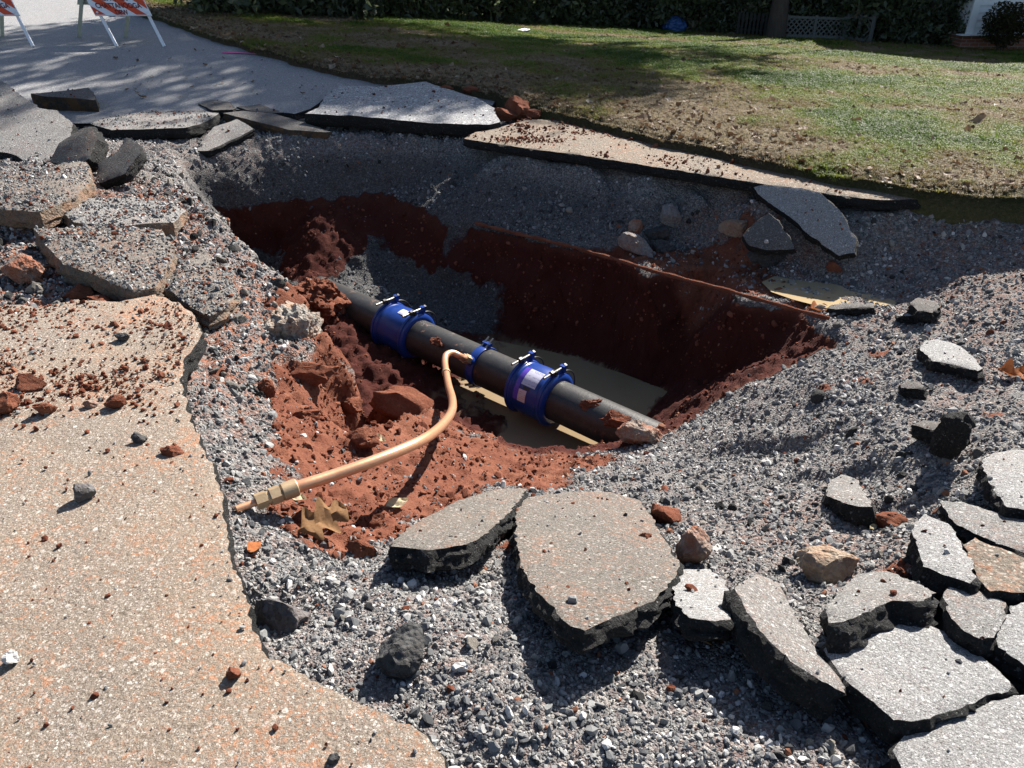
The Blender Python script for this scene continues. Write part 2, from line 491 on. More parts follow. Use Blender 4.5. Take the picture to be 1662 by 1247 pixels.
addp(CREST[4:], (0.10, 0.24, -1.46))
for px, py in [(820, 236), (880, 245), (960, 256), (1060, 272), (1150, 285), (1240, 299), (1330, 314), (1420, 324), (1500, 324)]:
    p = at_z(px, py, 0); pts.append(np.array([p[0], p[1] + .02, -.09]))
addp(LEFTB, (0.22, 0.09, -1.38))
for (px, py, z) in LEFTB:                       # the bank is a little undercut below its lip
    p = at_z(px, py, z); pts.append(np.array([p[0] + .09, p[1] + .04, z - .18]))
for px, py, z in [(1240, 578, -.94), (1180, 602, -1.16), (1290, 552, -.75)]:
    p = at_z(px, py, z); pts.append(p + np.array([-.06, -.09, 0]))
for p in [(0.62, 4.72), (0.15, 5.0), (0.9, 4.9)]:
    pts.append(np.array([p[0], p[1], -1.50]))
for p in [(-0.5, 5.1, -1.42), (-0.9, 5.6, -1.32), (-1.3, 6.0, -1.24), (-1.7, 6.5, -1.16), (-1.1, 5.3, -1.25), (-1.5, 5.9, -1.16)]:
    pts.append(np.array(p))
for p in [(-5.2, .8), (-3, .8), (-1, .8), (0.3, .7), (1.5, .7), (3, .8), (5.2, .8), (5.2, 2.0), (5.2, 3.5), (5.2, 4.6), (-5.2, 2.5), (-5.2, 4.5), (-5.2, 7), (-5.2, 10.3),
          (-3, 10.3), (0, 10.3), (3, 10.3), (5.2, 10.3), (5.2, 7), (-2.2, 2.2), (-2.8, 3.4), (-1.2, 1.6), (3.5, 1.5), (4.0, 2.6), (4.2, 3.6), (1.5, 9.0), (3, 8)]:
    pts.append(np.array([p[0], p[1], -.08 if p[1] > 4.4 or p[0] < 0 else -.09]))
pts = np.array(pts)
res = delaunay_2d_cdt([Vector((p[0], p[1])) for p in pts], [], [], 0, 1e-5)
tv = res[0]
orig = res[3]
tz = np.array([np.mean([pts[k][2] for k in o]) if len(o) else 0.0 for o in orig])
GX0, GX1, GY0, GY1, GS = -5.0, 5.0, 0.82, 10.1, 0.02
gx = np.arange(GX0, GX1 + 1e-6, GS)
gy = np.arange(GY0, GY1 + 1e-6, GS)
HG = np.full((len(gy), len(gx)), -0.08)
for f in res[2]:
    a, b, c = [np.array(tv[i]) for i in f[:3]]
    za, zb, zc = tz[list(f[:3])]
    x0, x1 = min(a[0], b[0], c[0]), max(a[0], b[0], c[0])
    y0, y1 = min(a[1], b[1], c[1]), max(a[1], b[1], c[1])
    i0, i1 = np.searchsorted(gx, x0 - 1e-9), np.searchsorted(gx, x1 + 1e-9)
    j0, j1 = np.searchsorted(gy, y0 - 1e-9), np.searchsorted(gy, y1 + 1e-9)
    if i1 <= i0 or j1 <= j0: continue
    XX, YY = np.meshgrid(gx[i0:i1], gy[j0:j1])
    den = (b[1] - c[1]) * (a[0] - c[0]) + (c[0] - b[0]) * (a[1] - c[1])
    if abs(den) < 1e-12: continue
    w0 = ((b[1] - c[1]) * (XX - c[0]) + (c[0] - b[0]) * (YY - c[1])) / den
    w1 = ((c[1] - a[1]) * (XX - c[0]) + (a[0] - c[0]) * (YY - c[1])) / den
    w2 = 1 - w0 - w1
    m = (w0 >= -1e-6) & (w1 >= -1e-6) & (w2 >= -1e-6)
    zz = w0 * za + w1 * zb + w2 * zc
    HG[j0:j1, i0:i1][m] = zz[m]
def blur(A, s):
    k = int(3 * s) + 1
    w = np.exp(-0.5 * (np.arange(-k, k + 1) / s) ** 2)
    w /= w.sum()
    for ax in (0, 1):
        P_ = np.pad(A, [(k, k) if a == ax else (0, 0) for a in (0, 1)], mode='edge')
        A = sum(w[i] * np.take(P_, range(i, i + A.shape[ax]), axis=ax) for i in range(2 * k + 1))
    return A
HB = blur(HG, 1.6)
GXX, GYY = np.meshgrid(gx, gy)
FLAT = np.stack([GXX.ravel(), GYY.ravel(), np.zeros(GXX.size)], 1)

def make_sampler(A):
    def H(x, y):
        x = np.asarray(x, float); y = np.asarray(y, float)
        u = np.clip((x - GX0) / GS, 0, len(gx) - 1.001)
        v = np.clip((y - GY0) / GS, 0, len(gy) - 1.001)
        i = u.astype(int); j = v.astype(int)
        fu, fv = u - i, v - j
        return (A[j, i] * (1 - fu) + A[j, i + 1] * fu) * (1 - fv) + (A[j + 1, i] * (1 - fu) + A[j + 1, i + 1] * fu) * fv
    return H
HS = make_sampler(HB)
TT = np.arange(0.6, 14.0, 0.006)
def hit(px, py, dh=0.0, H=None):
    """where the line of sight through a photograph pixel meets the ground (raised by dh)"""
    H = H or HS
    d = raydir(px, py)
    Q = np.array([0, 0, CAM_H]) + TT[:, None] * d
    g = H(Q[:, 0], Q[:, 1]) + dh
    k = np.argmax(Q[:, 2] < g)
    return Q[k] if Q[k, 2] < g[k] else at_z(px, py, dh)

EDGE_PX = [(150, 5), (250, 32), (330, 62), (430, 92), (520, 118), (600, 137), (700, 140), (790, 162), (850, 180), (940, 204), (1060, 236), (1200, 268), (1330, 296), (1450, 316), (1560, 330), (1700, 345), (1900, 372), (2300, 420)]
def at_rise(px, py, dz=0.0):
    d = raydir(px, py)
    Q = np.array([0, 0, CAM_H]) + np.arange(0.6, 60, 0.01)[:, None] * d
    k = np.argmax(Q[:, 2] < rise(Q[:, 1]) + dz)
    return Q[k]
EDGE = np.array([at_rise(px, py) for px, py in EDGE_PX])
LAWNPOLY = [p for p in EDGE] + [np.array([60, 5, 0]), np.array([60, 90, 0]), np.array([-30, 90, 0]), np.array([-26, 24, 0])]
def LAWNSIDE(P): return poly_sdf(P, LAWNPOLY) < 0.0

# material zones, laid out in plan
def plan(L): return np.array([hit(px, py) for px, py in L])
CL_FRONT = plan([(450, 590), (520, 590), (615, 625), (690, 668), (755, 700), (855, 735), (1000, 735), (1010, 750), (930, 775), (880, 800), (800, 800), (700, 840), (640, 885), (560, 905), (480, 900), (455, 840), (480, 770), (430, 720), (432, 640)])
pit_line = [at_z(*p)[:2] for p in CLAYTOP] + [at_z(*p)[:2] for p in REND] + [at_z(*p)[:2] for p in CREST[::-1]] + [at_z(*p)[:2] for p in LEFTB[::-1]]
PIT = np.array(pit_line)
CL_SHELF = np.array([at_z(px, py, -.6)[:2] for px, py in [(935, 405), (1050, 440), (1200, 480), (1345, 522), (1420, 512), (1300, 490), (1240, 440), (1320, 432), (1200, 418), (1060, 408)]])
nz_lo = fbm(FLAT, 1.6, 4, 3)
nz_md = fbm(FLAT, 7, 4, 9)
zf = HB.ravel()
s_front = poly_sdf(FLAT, CL_FRONT) + 0.12 * nz_md
s_pit = poly_sdf(FLAT, PIT)
s_shelf = poly_sdf(FLAT, CL_SHELF) + 0.10 * nz_md
clay = smooth(0.08, -0.10, s_front)
_q = 1 - .85 * smooth(-.1, 0.4, FLAT[:, 0])
deep = smooth(-0.56, -0.66, zf + (0.10 * nz_lo + 0.06 * nz_md) * _q) * np.where(FLAT[:, 0] > -.1, smooth(0.24, 0.14, s_pit) * smooth(-.585, -.62, zf), smooth(0.05, -0.03, s_pit))
streak = smooth(0.05, 0.45, fbm(FLAT * np.array([1, 1, 0]), 2.3, 3, 21))
back_grav = smooth(5.7, 6.4, FLAT[:, 1]) * smooth(0.3, -0.5, FLAT[:, 0])
foot_pile = smooth(-0.98, -1.1, zf + 0.16 * nz_lo + .1 * nz_md) * smooth(5.9, 6.4, FLAT[:, 1]) * smooth(0.25, -0.35, FLAT[:, 0])
deep = deep * (1 - 0.75 * streak * back_grav) * (1 - 0.9 * foot_pile)
clay = np.maximum(clay, deep)
clay = np.maximum(clay, smooth(.30, .16, line_dist(FLAT, [at_z(*p) + np.array([.04, .10, 0]) for p in CREST[:7]]) + .06 * nz_md))
clay = np.maximum(clay, 0.66 * smooth(0.04, -0.08, s_shelf))
clay = np.maximum(clay, 0.62 * smooth(0.35, 0.6, fbm(FLAT, 3.1, 4, 31)) * smooth(6.0, 5.0, FLAT[:, 1]))
dust = np.clip(0.25 + 0.5 * smooth(-0.1, 0.5, nz_lo) + 0.7 * smooth(-0.6, -1.4, FLAT[:, 0]) * smooth(2.6, 3.4, FLAT[:, 1]), 0, 1)
mud = smooth(-1.40, -1.45, zf + 0.05 * nz_md + .03 * fbm(FLAT, 22, 3, 33)) * 0.85
dust = dust * (1 - 0.85 * smooth(0.3, -0.1, s_pit)) * np.where(FLAT[:, 1] > 6.2, .3, 1) * (0.7 + 0.3 * smooth(0.2, -0.9, FLAT[:, 0]))
mud = mud * smooth(6.3, 5.9, FLAT[:, 1]) * smooth(1.1, .6, np.hypot(*np.gradient(HB, GS)).ravel())
pit_shade = np.maximum(smooth(-0.55, -0.68, zf) * np.where(FLAT[:, 0] > -.1, smooth(0.24, 0.12, s_pit), smooth(0.05, -0.1, s_pit)), smooth(-0.16, -0.34, zf) * smooth(5.6, 6.6, FLAT[:, 1]) * smooth(2.2, 1.2, FLAT[:, 0]) * .85)  # mask for the painted shade of the pit and its back wall
steep = np.hypot(*np.gradient(HB, GS)).ravel()
lump = fbm(FLAT, 11, 4, 41)
bil = np.abs(fbm(FLAT, 16, 3, 53))
leftbank = smooth(-0.5, -0.9, FLAT[:, 0]) * smooth(2.4, 3.0, FLAT[:, 1])
zadd = 0.030 * fbm(FLAT, 3.0, 3, 61) + (0.016 + .03 * leftbank) * lump + 0.012 * fbm(FLAT, 22, 3, 68) + clay * (0.055 * bil + 0.02 * lump - 0.01) + 0.006 * fbm(FLAT, 38, 2, 67)
under_pave = poly_sdf(FLAT, [at_z(px, py, 0) for px, py in [(0, 490), (250, 480), (328, 540), (310, 680), (370, 850), (405, 980), (460, 1070), (560, 1130), (750, 1255), (0, 1255), (-1500, 1255), (-1500, 490)]])
zadd = zadd * smooth(-0.12, 0.02, under_pave)
zadd = zadd * np.where(steep > 1.2, 0.4, 1.0)
HF = (HB.ravel() + zadd).reshape(HB.shape)
HF = np.where((GYY > 8.4) & (HB > -0.12), HF + rise(GYY), HF)
HF = HF - 1.3 * smooth(-0.10, -0.30, poly_sdf(FLAT, LAWNPOLY)).reshape(HF.shape)
H3 = make_sampler(HF)
def ghit(px, py, dh=0.0): return hit(px, py, dh, H3)

V = np.stack([GXX.ravel(), GYY.ravel(), HF.ravel()], 1)
# roughen the steep faces sideways
sd = np.clip(steep - 0.8, 0, 2)[:, None] / 2
V3 = V * np.array([1, 1, 1.0])
side_n = np.stack([fbm(V3, 5, 4, 71), fbm(V3, 5, 4, 72), np.zeros(len(V))], 1) * 0.10 + np.stack([fbm(V3, 24, 2, 73), fbm(V3, 24, 2, 74), fbm(V3, 24, 2, 75)], 1) * 0.02
V = V + side_n * sd
nx_, ny_ = len(gx), len(gy)
I = np.arange(nx_ * ny_).reshape(ny_, nx_)
F = np.stack([I[:-1, :-1].ravel(), I[:-1, 1:].ravel(), I[1:, 1:].ravel(), I[1:, :-1].ravel()], 1)
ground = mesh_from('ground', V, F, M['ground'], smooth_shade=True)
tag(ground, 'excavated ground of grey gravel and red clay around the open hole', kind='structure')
for nm, arr in (('clay', clay), ('dust', dust), ('mud', mud), ('pit_shade', pit_shade)):
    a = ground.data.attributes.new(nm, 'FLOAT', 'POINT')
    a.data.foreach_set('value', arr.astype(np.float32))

# ------------------------------------------------------------------ slabs of broken asphalt
def densify(P, seg, jit, seed):
    rg = np.random.default_rng(seed)
    out = []
    n = len(P)
    for i in range(n):
        a, b = P[i], P[(i + 1) % n]
        L = np.linalg.norm(b - a)
        k = max(1, int(L / seg))
        for j in range(k):
            out.append(a + (b - a) * j / k)
    out = np.array(out)
    return out + (fbm(np.c_[out, np.full(len(out), seed * 3.7)] if out.shape[1] == 2 else out, 1.2 / (seg * 3), 3, seed)[:, None] * rg.normal(0, 1, out.shape) * 0 + np.stack([fbm(np.c_[out[:, :2], np.full(len(out), seed + 5.0 * k)], 0.42 / seg, 4, seed + k, .75) for k in range(out.shape[1])], 1) * jit * 1.15)

def slab_geometry(P3, thick, seg=0.015, jit=0.014, seed=1, relief=0.004, flare=0.016, rings=6, planar=True, zfun=None):
    P3 = np.asarray(P3, float)
    c = P3.mean(0)
    Q = P3 - c
    if zfun is None:
        U, S, Vt = np.linalg.svd(Q)
        n = Vt[2]
        if n[2] < 0 and abs(n[2]) > 0.05: n = -n
        elif abs(n[2]) <= 0.05 and n[1] > 0: n = -n
    else:
        n = np.array([0, 0, 1.0])
    u = np.cross([0, 1.0, 0], n)
    if np.linalg.norm(u) < 0.1: u = np.cross([1.0, 0, 0], n)
    u /= np.linalg.norm(u)
    v = np.cross(n, u)
    p2 = np.stack([Q @ u, Q @ v], 1)
    if ((p2[:, 0] * np.roll(p2[:, 1], -1) - np.roll(p2[:, 0], -1) * p2[:, 1]).sum()) < 0:
        p2 = p2[::-1]
    o2 = densify(p2, seg, jit, seed)
    N = len(o2)
    # interior points
    x0, y0 = o2.min(0); x1, y1 = o2.max(0)
    st = seg * 1.5
    X, Y = np.meshgrid(np.arange(x0, x1, st), np.arange(y0, y1, st))
    rg = np.random.default_rng(seed + 99)
    I2 = np.stack([X.ravel(), Y.ravel()], 1) + rg.uniform(-.3, .3, (X.size, 2)) * st
    I2 = I2[poly_sdf(I2, o2) < -st * 0.7]
    allp = np.vstack([o2, I2])
    edges = [(i, (i + 1) % N) for i in range(N)]
    r = delaunay_2d_cdt([Vector(p) for p in allp], edges, [], 1, 1e-6)
    tp = np.array([tuple(p) for p in r[0]])
    om = r[3]
    tri = [tuple(f) for f in r[2]]
    loop = [None] * N
    for i, oo in enumerate(om):
        for k in oo:
            if k < N: loop[k] = i
    loop = [k for k in loop if k is not None]
    h = fbm(np.c_[tp, np.full(len(tp), seed * 1.3)], 0.25 / seg, 3, seed) * relief
    h = h + fbm(np.c_[tp, np.full(len(tp), seed * 2.3)], 0.06 / seg, 2, seed + 4) * relief * 2
    isedge = np.zeros(len(tp), bool); isedge[loop] = True
    h[isedge] -= relief * 1.2
    T3 = c + tp[:, :1] * u + tp[:, 1:] * v + h[:, None] * n
    if zfun is not None:
        T3[:, 2] = zfun(T3[:, 0], T3[:, 1]) + h
    V = [t for t in T3]
    Fs = list(tri)
    mi = [0] * len(Fs)
    # outward directions around the loop
    lp = tp[loop]
    tan = np.roll(lp, -1, 0) - np.roll(lp, 1, 0)
    tan /= np.maximum(np.linalg.norm(tan, axis=1), 1e-9)[:, None]
    outw = np.stack([tan[:, 1], -tan[:, 0]], 1)
    base = T3[loop]
    prev = list(loop)
    for k in range(1, rings + 1):
        t = k / rings
        B = base - n * thick * t
        ns = vnoise(B, 22, seed + k) * flare + vnoise(B, 60, seed + 7 + k) * flare * 0.5 + flare * 0.5 * math.sin(t * math.pi)
        if k == rings: ns = ns - flare * 1.2
        B = B + (outw[:, :1] * u + outw[:, 1:] * v) * ns[:, None] + n * (vnoise(B, 40, seed + 31 + k) * thick * 0.08)[:, None]
        st_ = len(V)
        V += [b for b in B]
        cur = list(range(st_, st_ + len(B)))
        m = len(cur)
        for i in range(m):
            Fs.append((prev[i], cur[i], cur[(i + 1) % m], prev[(i + 1) % m]))
            mi.append(1)
        prev = cur
    cb = len(V)
    V.append(np.mean([V[i] for i in prev], 0))
    for i in range(len(prev)):
        Fs.append((prev[(i + 1) % len(prev)], prev[i], cb))
        mi.append(1)
    return np.array(V), Fs, mi, c

SLAB_SEED = [1]
GRIT = []
def slab(label, corners, thick=0.09, top='top_grey', side='side', name='asphalt_chunk', cat='asphalt slab', group='broken asphalt slabs around the hole', grit=(60, 45), **kw):
    SLAB_SEED[0] += 1
    P3 = [at_z(c[0], c[1], c[3]) if len(c) == 4 else ghit(*c) for c in corners]
    P3 = np.array(P3)
    V, F, mi, c = slab_geometry(P3, thick, seed=SLAB_SEED[0], **kw)
    GRIT.append((np.array([V[list(f)] for f, m in zip(F, mi) if m == 0 and len(f) == 3]), grit))
    o = mesh_from(name, V, F, [M[top], M[side]], None, True, mi, origin=c)
    o.data.set_sharp_from_angle(angle=R(42))
    tag(o, label, cat, group)
    return o

def flat_piece(name, label, poly_xyz, thick, top, zfun=None, side='side', **kw):
    SLAB_SEED[0] += 1
    V, F, mi, c = slab_geometry(poly_xyz, thick, seed=SLAB_SEED[0], zfun=zfun, **kw)
    o = mesh_from(name, V, F, [M[top], M[side]], None, True, mi)
    o.data.set_sharp_from_angle(angle=R(45))
    tag(o, label, kind='structure')
    return o

# near pavement
PAVE = [(-330, 500), (0, 492), (60, 500), (120, 486), (190, 490), (250, 478), (288, 490), (318, 515), (330, 540), (322, 556), (300, 578), (294, 612), (305, 660), (318, 700),
        (345, 760), (358, 800), (366, 850), (376, 905), (392, 950), (404, 985), (410, 1015), (420, 1052), (462, 1072), (500, 1100), (560, 1128), (640, 1164), (690, 1195), (722, 1228), (760, 1290), (300, 1500), (-900, 1500), (-1000, 900)]
pz = lambda x, y: 0.006 * np.sin(np.asarray(x) * 2.1) * np.cos(np.asarray(y) * 1.7)
pave = flat_piece('pavement', 'sunlit tan pavement dusted with red clay at the near left', [at_z(px, py, 0) for px, py in PAVE], 0.10, 'pave', pz, seg=0.022, jit=0.03, relief=0.004, flare=0.012)

# far road
far_left = [np.array([-26.0, 26.0, 0]), np.array([-30, 20, 0]), np.array([-14, 8.0, 0]), np.array([-8, 5.5, 0])]
front_edge = [at_rise(px, py) for px, py in [(-260, 235), (-100, 205), (0, 198), (60, 200), (140, 200), (200, 196), (260, 190), (330, 180), (380, 178), (440, 180), (480, 184), (505, 176), (522, 160), (545, 146), (610, 140), (700, 137), (750, 150), (800, 172)]]
road_poly = [np.array([-24.0, 28.0, 0])] + [p + np.array([0.12, 0.12, 0]) for p in EDGE[:8]] + front_edge[::-1] + far_left[::-1][0:2] + [far_left[1], far_left[0]]
road = flat_piece('road', 'old grey road running away towards the barricades', road_poly, 0.12, 'road', lambda x, y: rise(y), seg=0.16, jit=0.05, relief=0.004, flare=0.02)
pl = MB()
a, b = at_rise(362, 86), at_rise(428, 90)
pl.box(((a + b) / 2 + np.array([0, 0, 0.012])), (np.linalg.norm(b - a), 0.05, 0.004), Matrix.Rotation(math.atan2(b[1] - a[1], b[0] - a[0]), 3, 'Z'))
M['pink'] = mat_plain('pink_marking_paint', (0.75, 0.06, 0.30), 0.7)
pl.build('paint_line', M['pink'], road)

# dusty strip of road left along the grass
STRIP = [(752, 224), (770, 214), (812, 208), (850, 196), (900, 196), (1000, 220), (1120, 248), (1240, 274), (1350, 294), (1440, 306), (1520, 318), (1500, 322), (1420, 322), (1330, 312), (1240, 297), (1150, 283), (1060, 270), (960, 254), (880, 243), (820, 234)]
strip = flat_piece('road_edge', 'narrow dusty strip of old road left standing along the grass', [at_z(px, py, 0.005) for px, py in STRIP], 0.085, 'strip', lambda x, y: 0.005 + rise(y) + 0 * np.asarray(x), seg=0.04, jit=0.03, relief=0.005, flare=0.02)

# ------------------------------------------------------------------ lawn
M['lawn'] = None
def mat_lawn():
    N = NT('lawn_soil_and_thatch', 0.95, 0.1)
    P = N.geo()
    a = N.ramp(N.noise(0.45, 4, 0.6, P), [(0.38, (0.11, 0.08, 0.05)), (0.5, (0.095, 0.085, 0.04)), (0.62, (0.07, 0.095, 0.025))])
    b = N.ramp(N.noise(38, 5, 0.7, P), [(0.3, (0.02, 0.016, 0.01)), (0.55, (0.10, 0.075, 0.045)), (0.75, (0.22, 0.17, 0.11))])
    c = N.mix(0.5, a, b)
    return N.out(c, N.bump(N.noise(60, 4, 0.7, P), 1.0, 0.03))
M['lawn'] = mat_lawn()
# edge resampled; strips of the lawn run away from it to the north-east
def resample(L, step):
    L = np.asarray(L)
    seg = np.linalg.norm(np.diff(L, axis=0), axis=1)
    s = np.r_[0, np.cumsum(seg)]
    t = np.linspace(0, s[-1], int(s[-1] / step) + 1)
    return np.stack([np.interp(t, s, L[:, k]) for k in range(3)], 1)
ED = resample(EDGE, 0.12)
vd = np.r_[0, 0.0, 0.04, 0.10, np.geomspace(0.2, 75, 60)]
dirs = np.array([0.55, 0.835])
def lawn_z(E, d, X, Y):
    base = rise(E[:, 1])
    z = base * np.exp(-d / 7.0) + 0.10 * smooth(0, 0.15, d) - 0.75 * smooth(1.0, 17.0, d) - 0.004 * np.maximum(0, d - 17)
    return z
LV = []
for k, d in enumerate(vd):
    X = ED[:, 0] + dirs[0] * d
    Y = ED[:, 1] + dirs[1] * d
    P = np.stack([X, Y, np.zeros(len(X))], 1)
    wob = fbm(np.c_[ED[:, :2], np.zeros(len(ED))], 2.2, 3, 5) * 0.10
    X = X + wob * dirs[0] * (d < 1.0); Y = Y + wob * dirs[1] * (d < 1.0)
    z = lawn_z(ED, np.full(len(ED), d), X, Y) + (0.02 * fbm(P, 2.0, 3, 15) if k > 1 else 0)
    if k == 0: z = rise(ED[:, 1]) - 0.16
    if k == 1: z = rise(ED[:, 1]) + 0.075 + 0.02 * fbm(P, 6, 2, 19)
    LV.append(np.stack([X, Y, z], 1))
LV = np.array(LV)
nr, nc = LV.shape[:2]
I = np.arange(nr * nc).reshape(nr, nc)
LF = np.stack([I[:-1, :-1].ravel(), I[:-1, 1:].ravel(), I[1:, 1:].ravel(), I[1:, :-1].ravel()], 1)
lawn = mesh_from('lawn', LV.reshape(-1, 3), LF, M['lawn'])
tag(lawn, 'patchy winter lawn sloping away behind the hole', kind='structure')
# ray hits on the lawn
LVt = LV[1:].reshape(-1, 3)
from mathutils.bvhtree import BVHTree
LBVH = BVHTree.FromPolygons([tuple(v) for v in LV.reshape(-1, 3)], [tuple(f) for f in LF])
def lawn_hit(px, py):
    d = Vector(raydir(px, py)).normalized()
    r = LBVH.ray_cast(Vector((0, 0, CAM_H)), d)
    return np.array(r[0]) if r[0] is not None else at_z(px, py, -0.7)
# wide base sheet under everything, out to the horizon
bb = MB()
ring = [(-300, -60), (300, -60), (300, 300), (-300, 300)]
hole = [(GX0 + .03, GY0 + .03), (GX1 - .03, GY0 + .03), (GX1 - .03, GY1 - .03), (GX0 + .03, GY1 - .03)]
bv = [(x, y, -1.6 if y > 100 else -0.45 if y > 0 else -0.09) for x, y in ring] + [(x, y, -0.10) for x, y in hole]
bv[2] = (300, 300, -4.0); bv[3] = (-300, 300, -4.0); bv[0] = (-300, -60, -0.1); bv[1] = (300, -60, -0.1); bv[6] = (bv[6][0], bv[6][1], -1.7); bv[7] = (bv[7][0], bv[7][1], -1.2)
terr = mesh_from('terrain', bv, [(0, 1, 5, 4), (1, 2, 6, 5), (2, 3, 7, 6), (3, 0, 4, 7)], M['lawn'], None, False)
tag(terr, 'plain ground around the site', kind='structure')
# ------------------------------------------------------------------ instanced ground cover (uncountable stuff)
PROTO = bpy.data.collections.new('prototypes')     # never linked to the scene
def proto_stone(seed, mat, name='stone', sub=2, cuts=9, rough=0.06, squash=(1, .8, .6)):
    rg = np.random.default_rng(seed)
    bm = bmesh.new()
    bmesh.ops.create_icosphere(bm, subdivisions=sub, radius=1.0)
    V = np.array([v.co[:] for v in bm.verts])
    for k in range(cuts):
        n = rg.normal(size=3); n /= np.linalg.norm(n)
        h = rg.uniform(0.45, 0.8)
        d = V @ n - h
        V = V - np.maximum(d, 0)[:, None] * n
    V = V * (1 + rough * fbm(V, 2.5, 3, seed))[:, None] * np.array(squash)
    for v, c in zip(bm.verts, V): v.co = c
    me = bpy.data.meshes.new(name)
    bm.to_mesh(me); bm.free()
    me.materials.append(mat)
    o = bpy.data.objects.new(name, me)
    return o
def scatter(name, P, rot, scl, tint, protos, label, cat=None):
    pc = bpy.data.collections.new(name + '_shapes')
    for i, o in enumerate(protos):
        o.name = '%s_shape.%03d' % (name, i)
        pc.objects.link(o)
    n = len(P)
    me = bpy.data.meshes.new(name)
    me.vertices.add(n)
    me.vertices.foreach_set('co', np.asarray(P, np.float32).ravel())
    scl = np.asarray(scl, float)
    if scl.ndim == 1: scl = np.repeat(scl[:, None], 3, 1)
    for nm, arr in (('rot', rot), ('scl', scl)):
        a = me.attributes.new(nm, 'FLOAT_VECTOR', 'POINT'); a.data.foreach_set('vector', np.asarray(arr, np.float32).ravel())
    a = me.attributes.new('tint', 'FLOAT', 'POINT'); a.data.foreach_set('value', np.asarray(tint, np.float32))
    a = me.attributes.new('pick', 'INT', 'POINT'); a.data.foreach_set('value', RNG.integers(0, len(protos), n).astype(np.int32))
    o = link_mesh(name, me)
    ng = bpy.data.node_groups.new(name + '_nodes', 'GeometryNodeTree')
    ng.interface.new_socket('Geometry', in_out='INPUT', socket_type='NodeSocketGeometry')
    ng.interface.new_socket('Geometry', in_out='OUTPUT', socket_type='NodeSocketGeometry')
    gi, go = ng.nodes.new('NodeGroupInput'), ng.nodes.new('NodeGroupOutput')
    ip = ng.nodes.new('GeometryNodeInstanceOnPoints')
    ci = ng.nodes.new('GeometryNodeCollectionInfo')
    ci.inputs['Collection'].default_value = pc
    ci.inputs['Separate Children'].default_value = True
    ci.inputs['Reset Children'].default_value = True
    def na(nm, t):
        q = ng.nodes.new('GeometryNodeInputNamedAttribute'); q.data_type = t; q.inputs[0].default_value = nm; return q.outputs[0]
    er = ng.nodes.new('FunctionNodeEulerToRotation')
    L = ng.links.new
    L(gi.outputs[0], ip.inputs['Points']); L(ci.outputs[0], ip.inputs['Instance'])
    ip.inputs['Pick Instance'].default_value = True
    L(na('pick', 'INT'), ip.inputs['Instance Index'])
    L(na('rot', 'FLOAT_VECTOR'), er.inputs[0]); L(er.outputs[0], ip.inputs['Rotation'])
    L(na('scl', 'FLOAT_VECTOR'), ip.inputs['Scale'])
    L(ip.outputs[0], go.inputs[0])
    md = o.modifiers.new('scatter', 'NODES'); md.node_group = ng
    tag(o, label, kind='stuff')
    return o

STONE_STOPS = [(0.0, (0.03, 0.031, 0.034)), (0.25, (0.085, 0.088, 0.094)), (0.5, (0.17, 0.172, 0.174)), (0.72, (0.26, 0.26, 0.255)), (0.88, (0.38, 0.375, 0.365)), (0.95, (0.52, 0.51, 0.50)), (1.0, (0.22, 0.095, 0.055))]
M['stone'] = mat_tint('crushed_stone', STONE_STOPS, 0.85, 40, 0.4, 0.25)
M['crumb'] = mat_tint('clay_crumb', [(0.0, (0.06, 0.018, 0.011)), (0.5, (0.14, 0.048, 0.028)), (0.85, (0.21, 0.088, 0.055)), (1.0, (0.30, 0.17, 0.11))], 0.95, 30, 0.6, 0.1)

# ground quads as sampling sites
FV = V[F]
fc = FV.mean(1)
fa = 0.5 * np.linalg.norm(np.cross(FV[:, 2] - FV[:, 0], FV[:, 3] - FV[:, 1]), axis=1)
fx, fy = to_px(fc)
fdep = fc[:, 1] * CP - (fc[:, 2] - CAM_H) * SP
fclay = clay[F].mean(1)
finside = (fx > -220) & (fx < W0 + 220) & (fy > -50) & (fy < H0 + 260) & (fdep > 0.5)
pave_sd = poly_sdf(fc, [at_z(px, py, 0) for px, py in PAVE])
road_sd = poly_sdf(fc, road_poly)
strip_sd = poly_sdf(fc, [at_z(px, py, 0) for px, py in STRIP])
beyond = (fc[:, 1] > 9.2)
f_open = finside & (pave_sd > 0.0) & (road_sd > 0.0) & (strip_sd > 0.0) & ~LAWNSIDE(fc)
def sample(weight):
    n = RNG.poisson(weight * fa)
    idx = np.repeat(np.arange(len(fa)), n)
    r1, r2 = RNG.random((2, len(idx), 1))
    q = FV[idx]
    P = (q[:, 0] * (1 - r1) + q[:, 1] * r1) * (1 - r2) + (q[:, 3] * (1 - r1) + q[:, 2] * r1) * r2
    return P, idx
dn1 = fbm(fc, 2.2, 3, 81)
dn2 = fbm(fc, 9, 3, 83)
shade_wall = (fc[:, 2] < -1.2)
w = 11500 * np.minimum(1, (1.9 / np.maximum(fdep, .6)) ** 1.35) * np.clip(0.75 + 0.5 * dn1 + 0.4 * dn2, 0.15, 1.5)
fsteep = steep[F].mean(1)
fshade = pit_shade[F].mean(1)
w = w * (1 - .75 * smooth(.7, 1.6, fsteep)) * (1 - .8 * smooth(.3, .7, fshade) * smooth(.3, .6, fclay))
w = w * np.clip(1.06 - 1.02 * smooth(0.25, 0.85, fclay + 0.5 * dn2), 0.06, 1) * f_open * np.where(shade_wall, 0.25, 1)
P, idx = sample(w)
k = len(P)
size = np.exp(RNG.normal(math.log(0.0054), 0.56, k) + .35 * fbm(P, 3.3, 3, 87)) * np.clip((fdep[idx] / 1.9), .8, 3.2) ** 0.36
size = np.minimum(size, 0.030)
tint = np.clip(RNG.normal(0.56, 0.25, k) + 0.16 * dn1[idx], 0.0, 0.945)
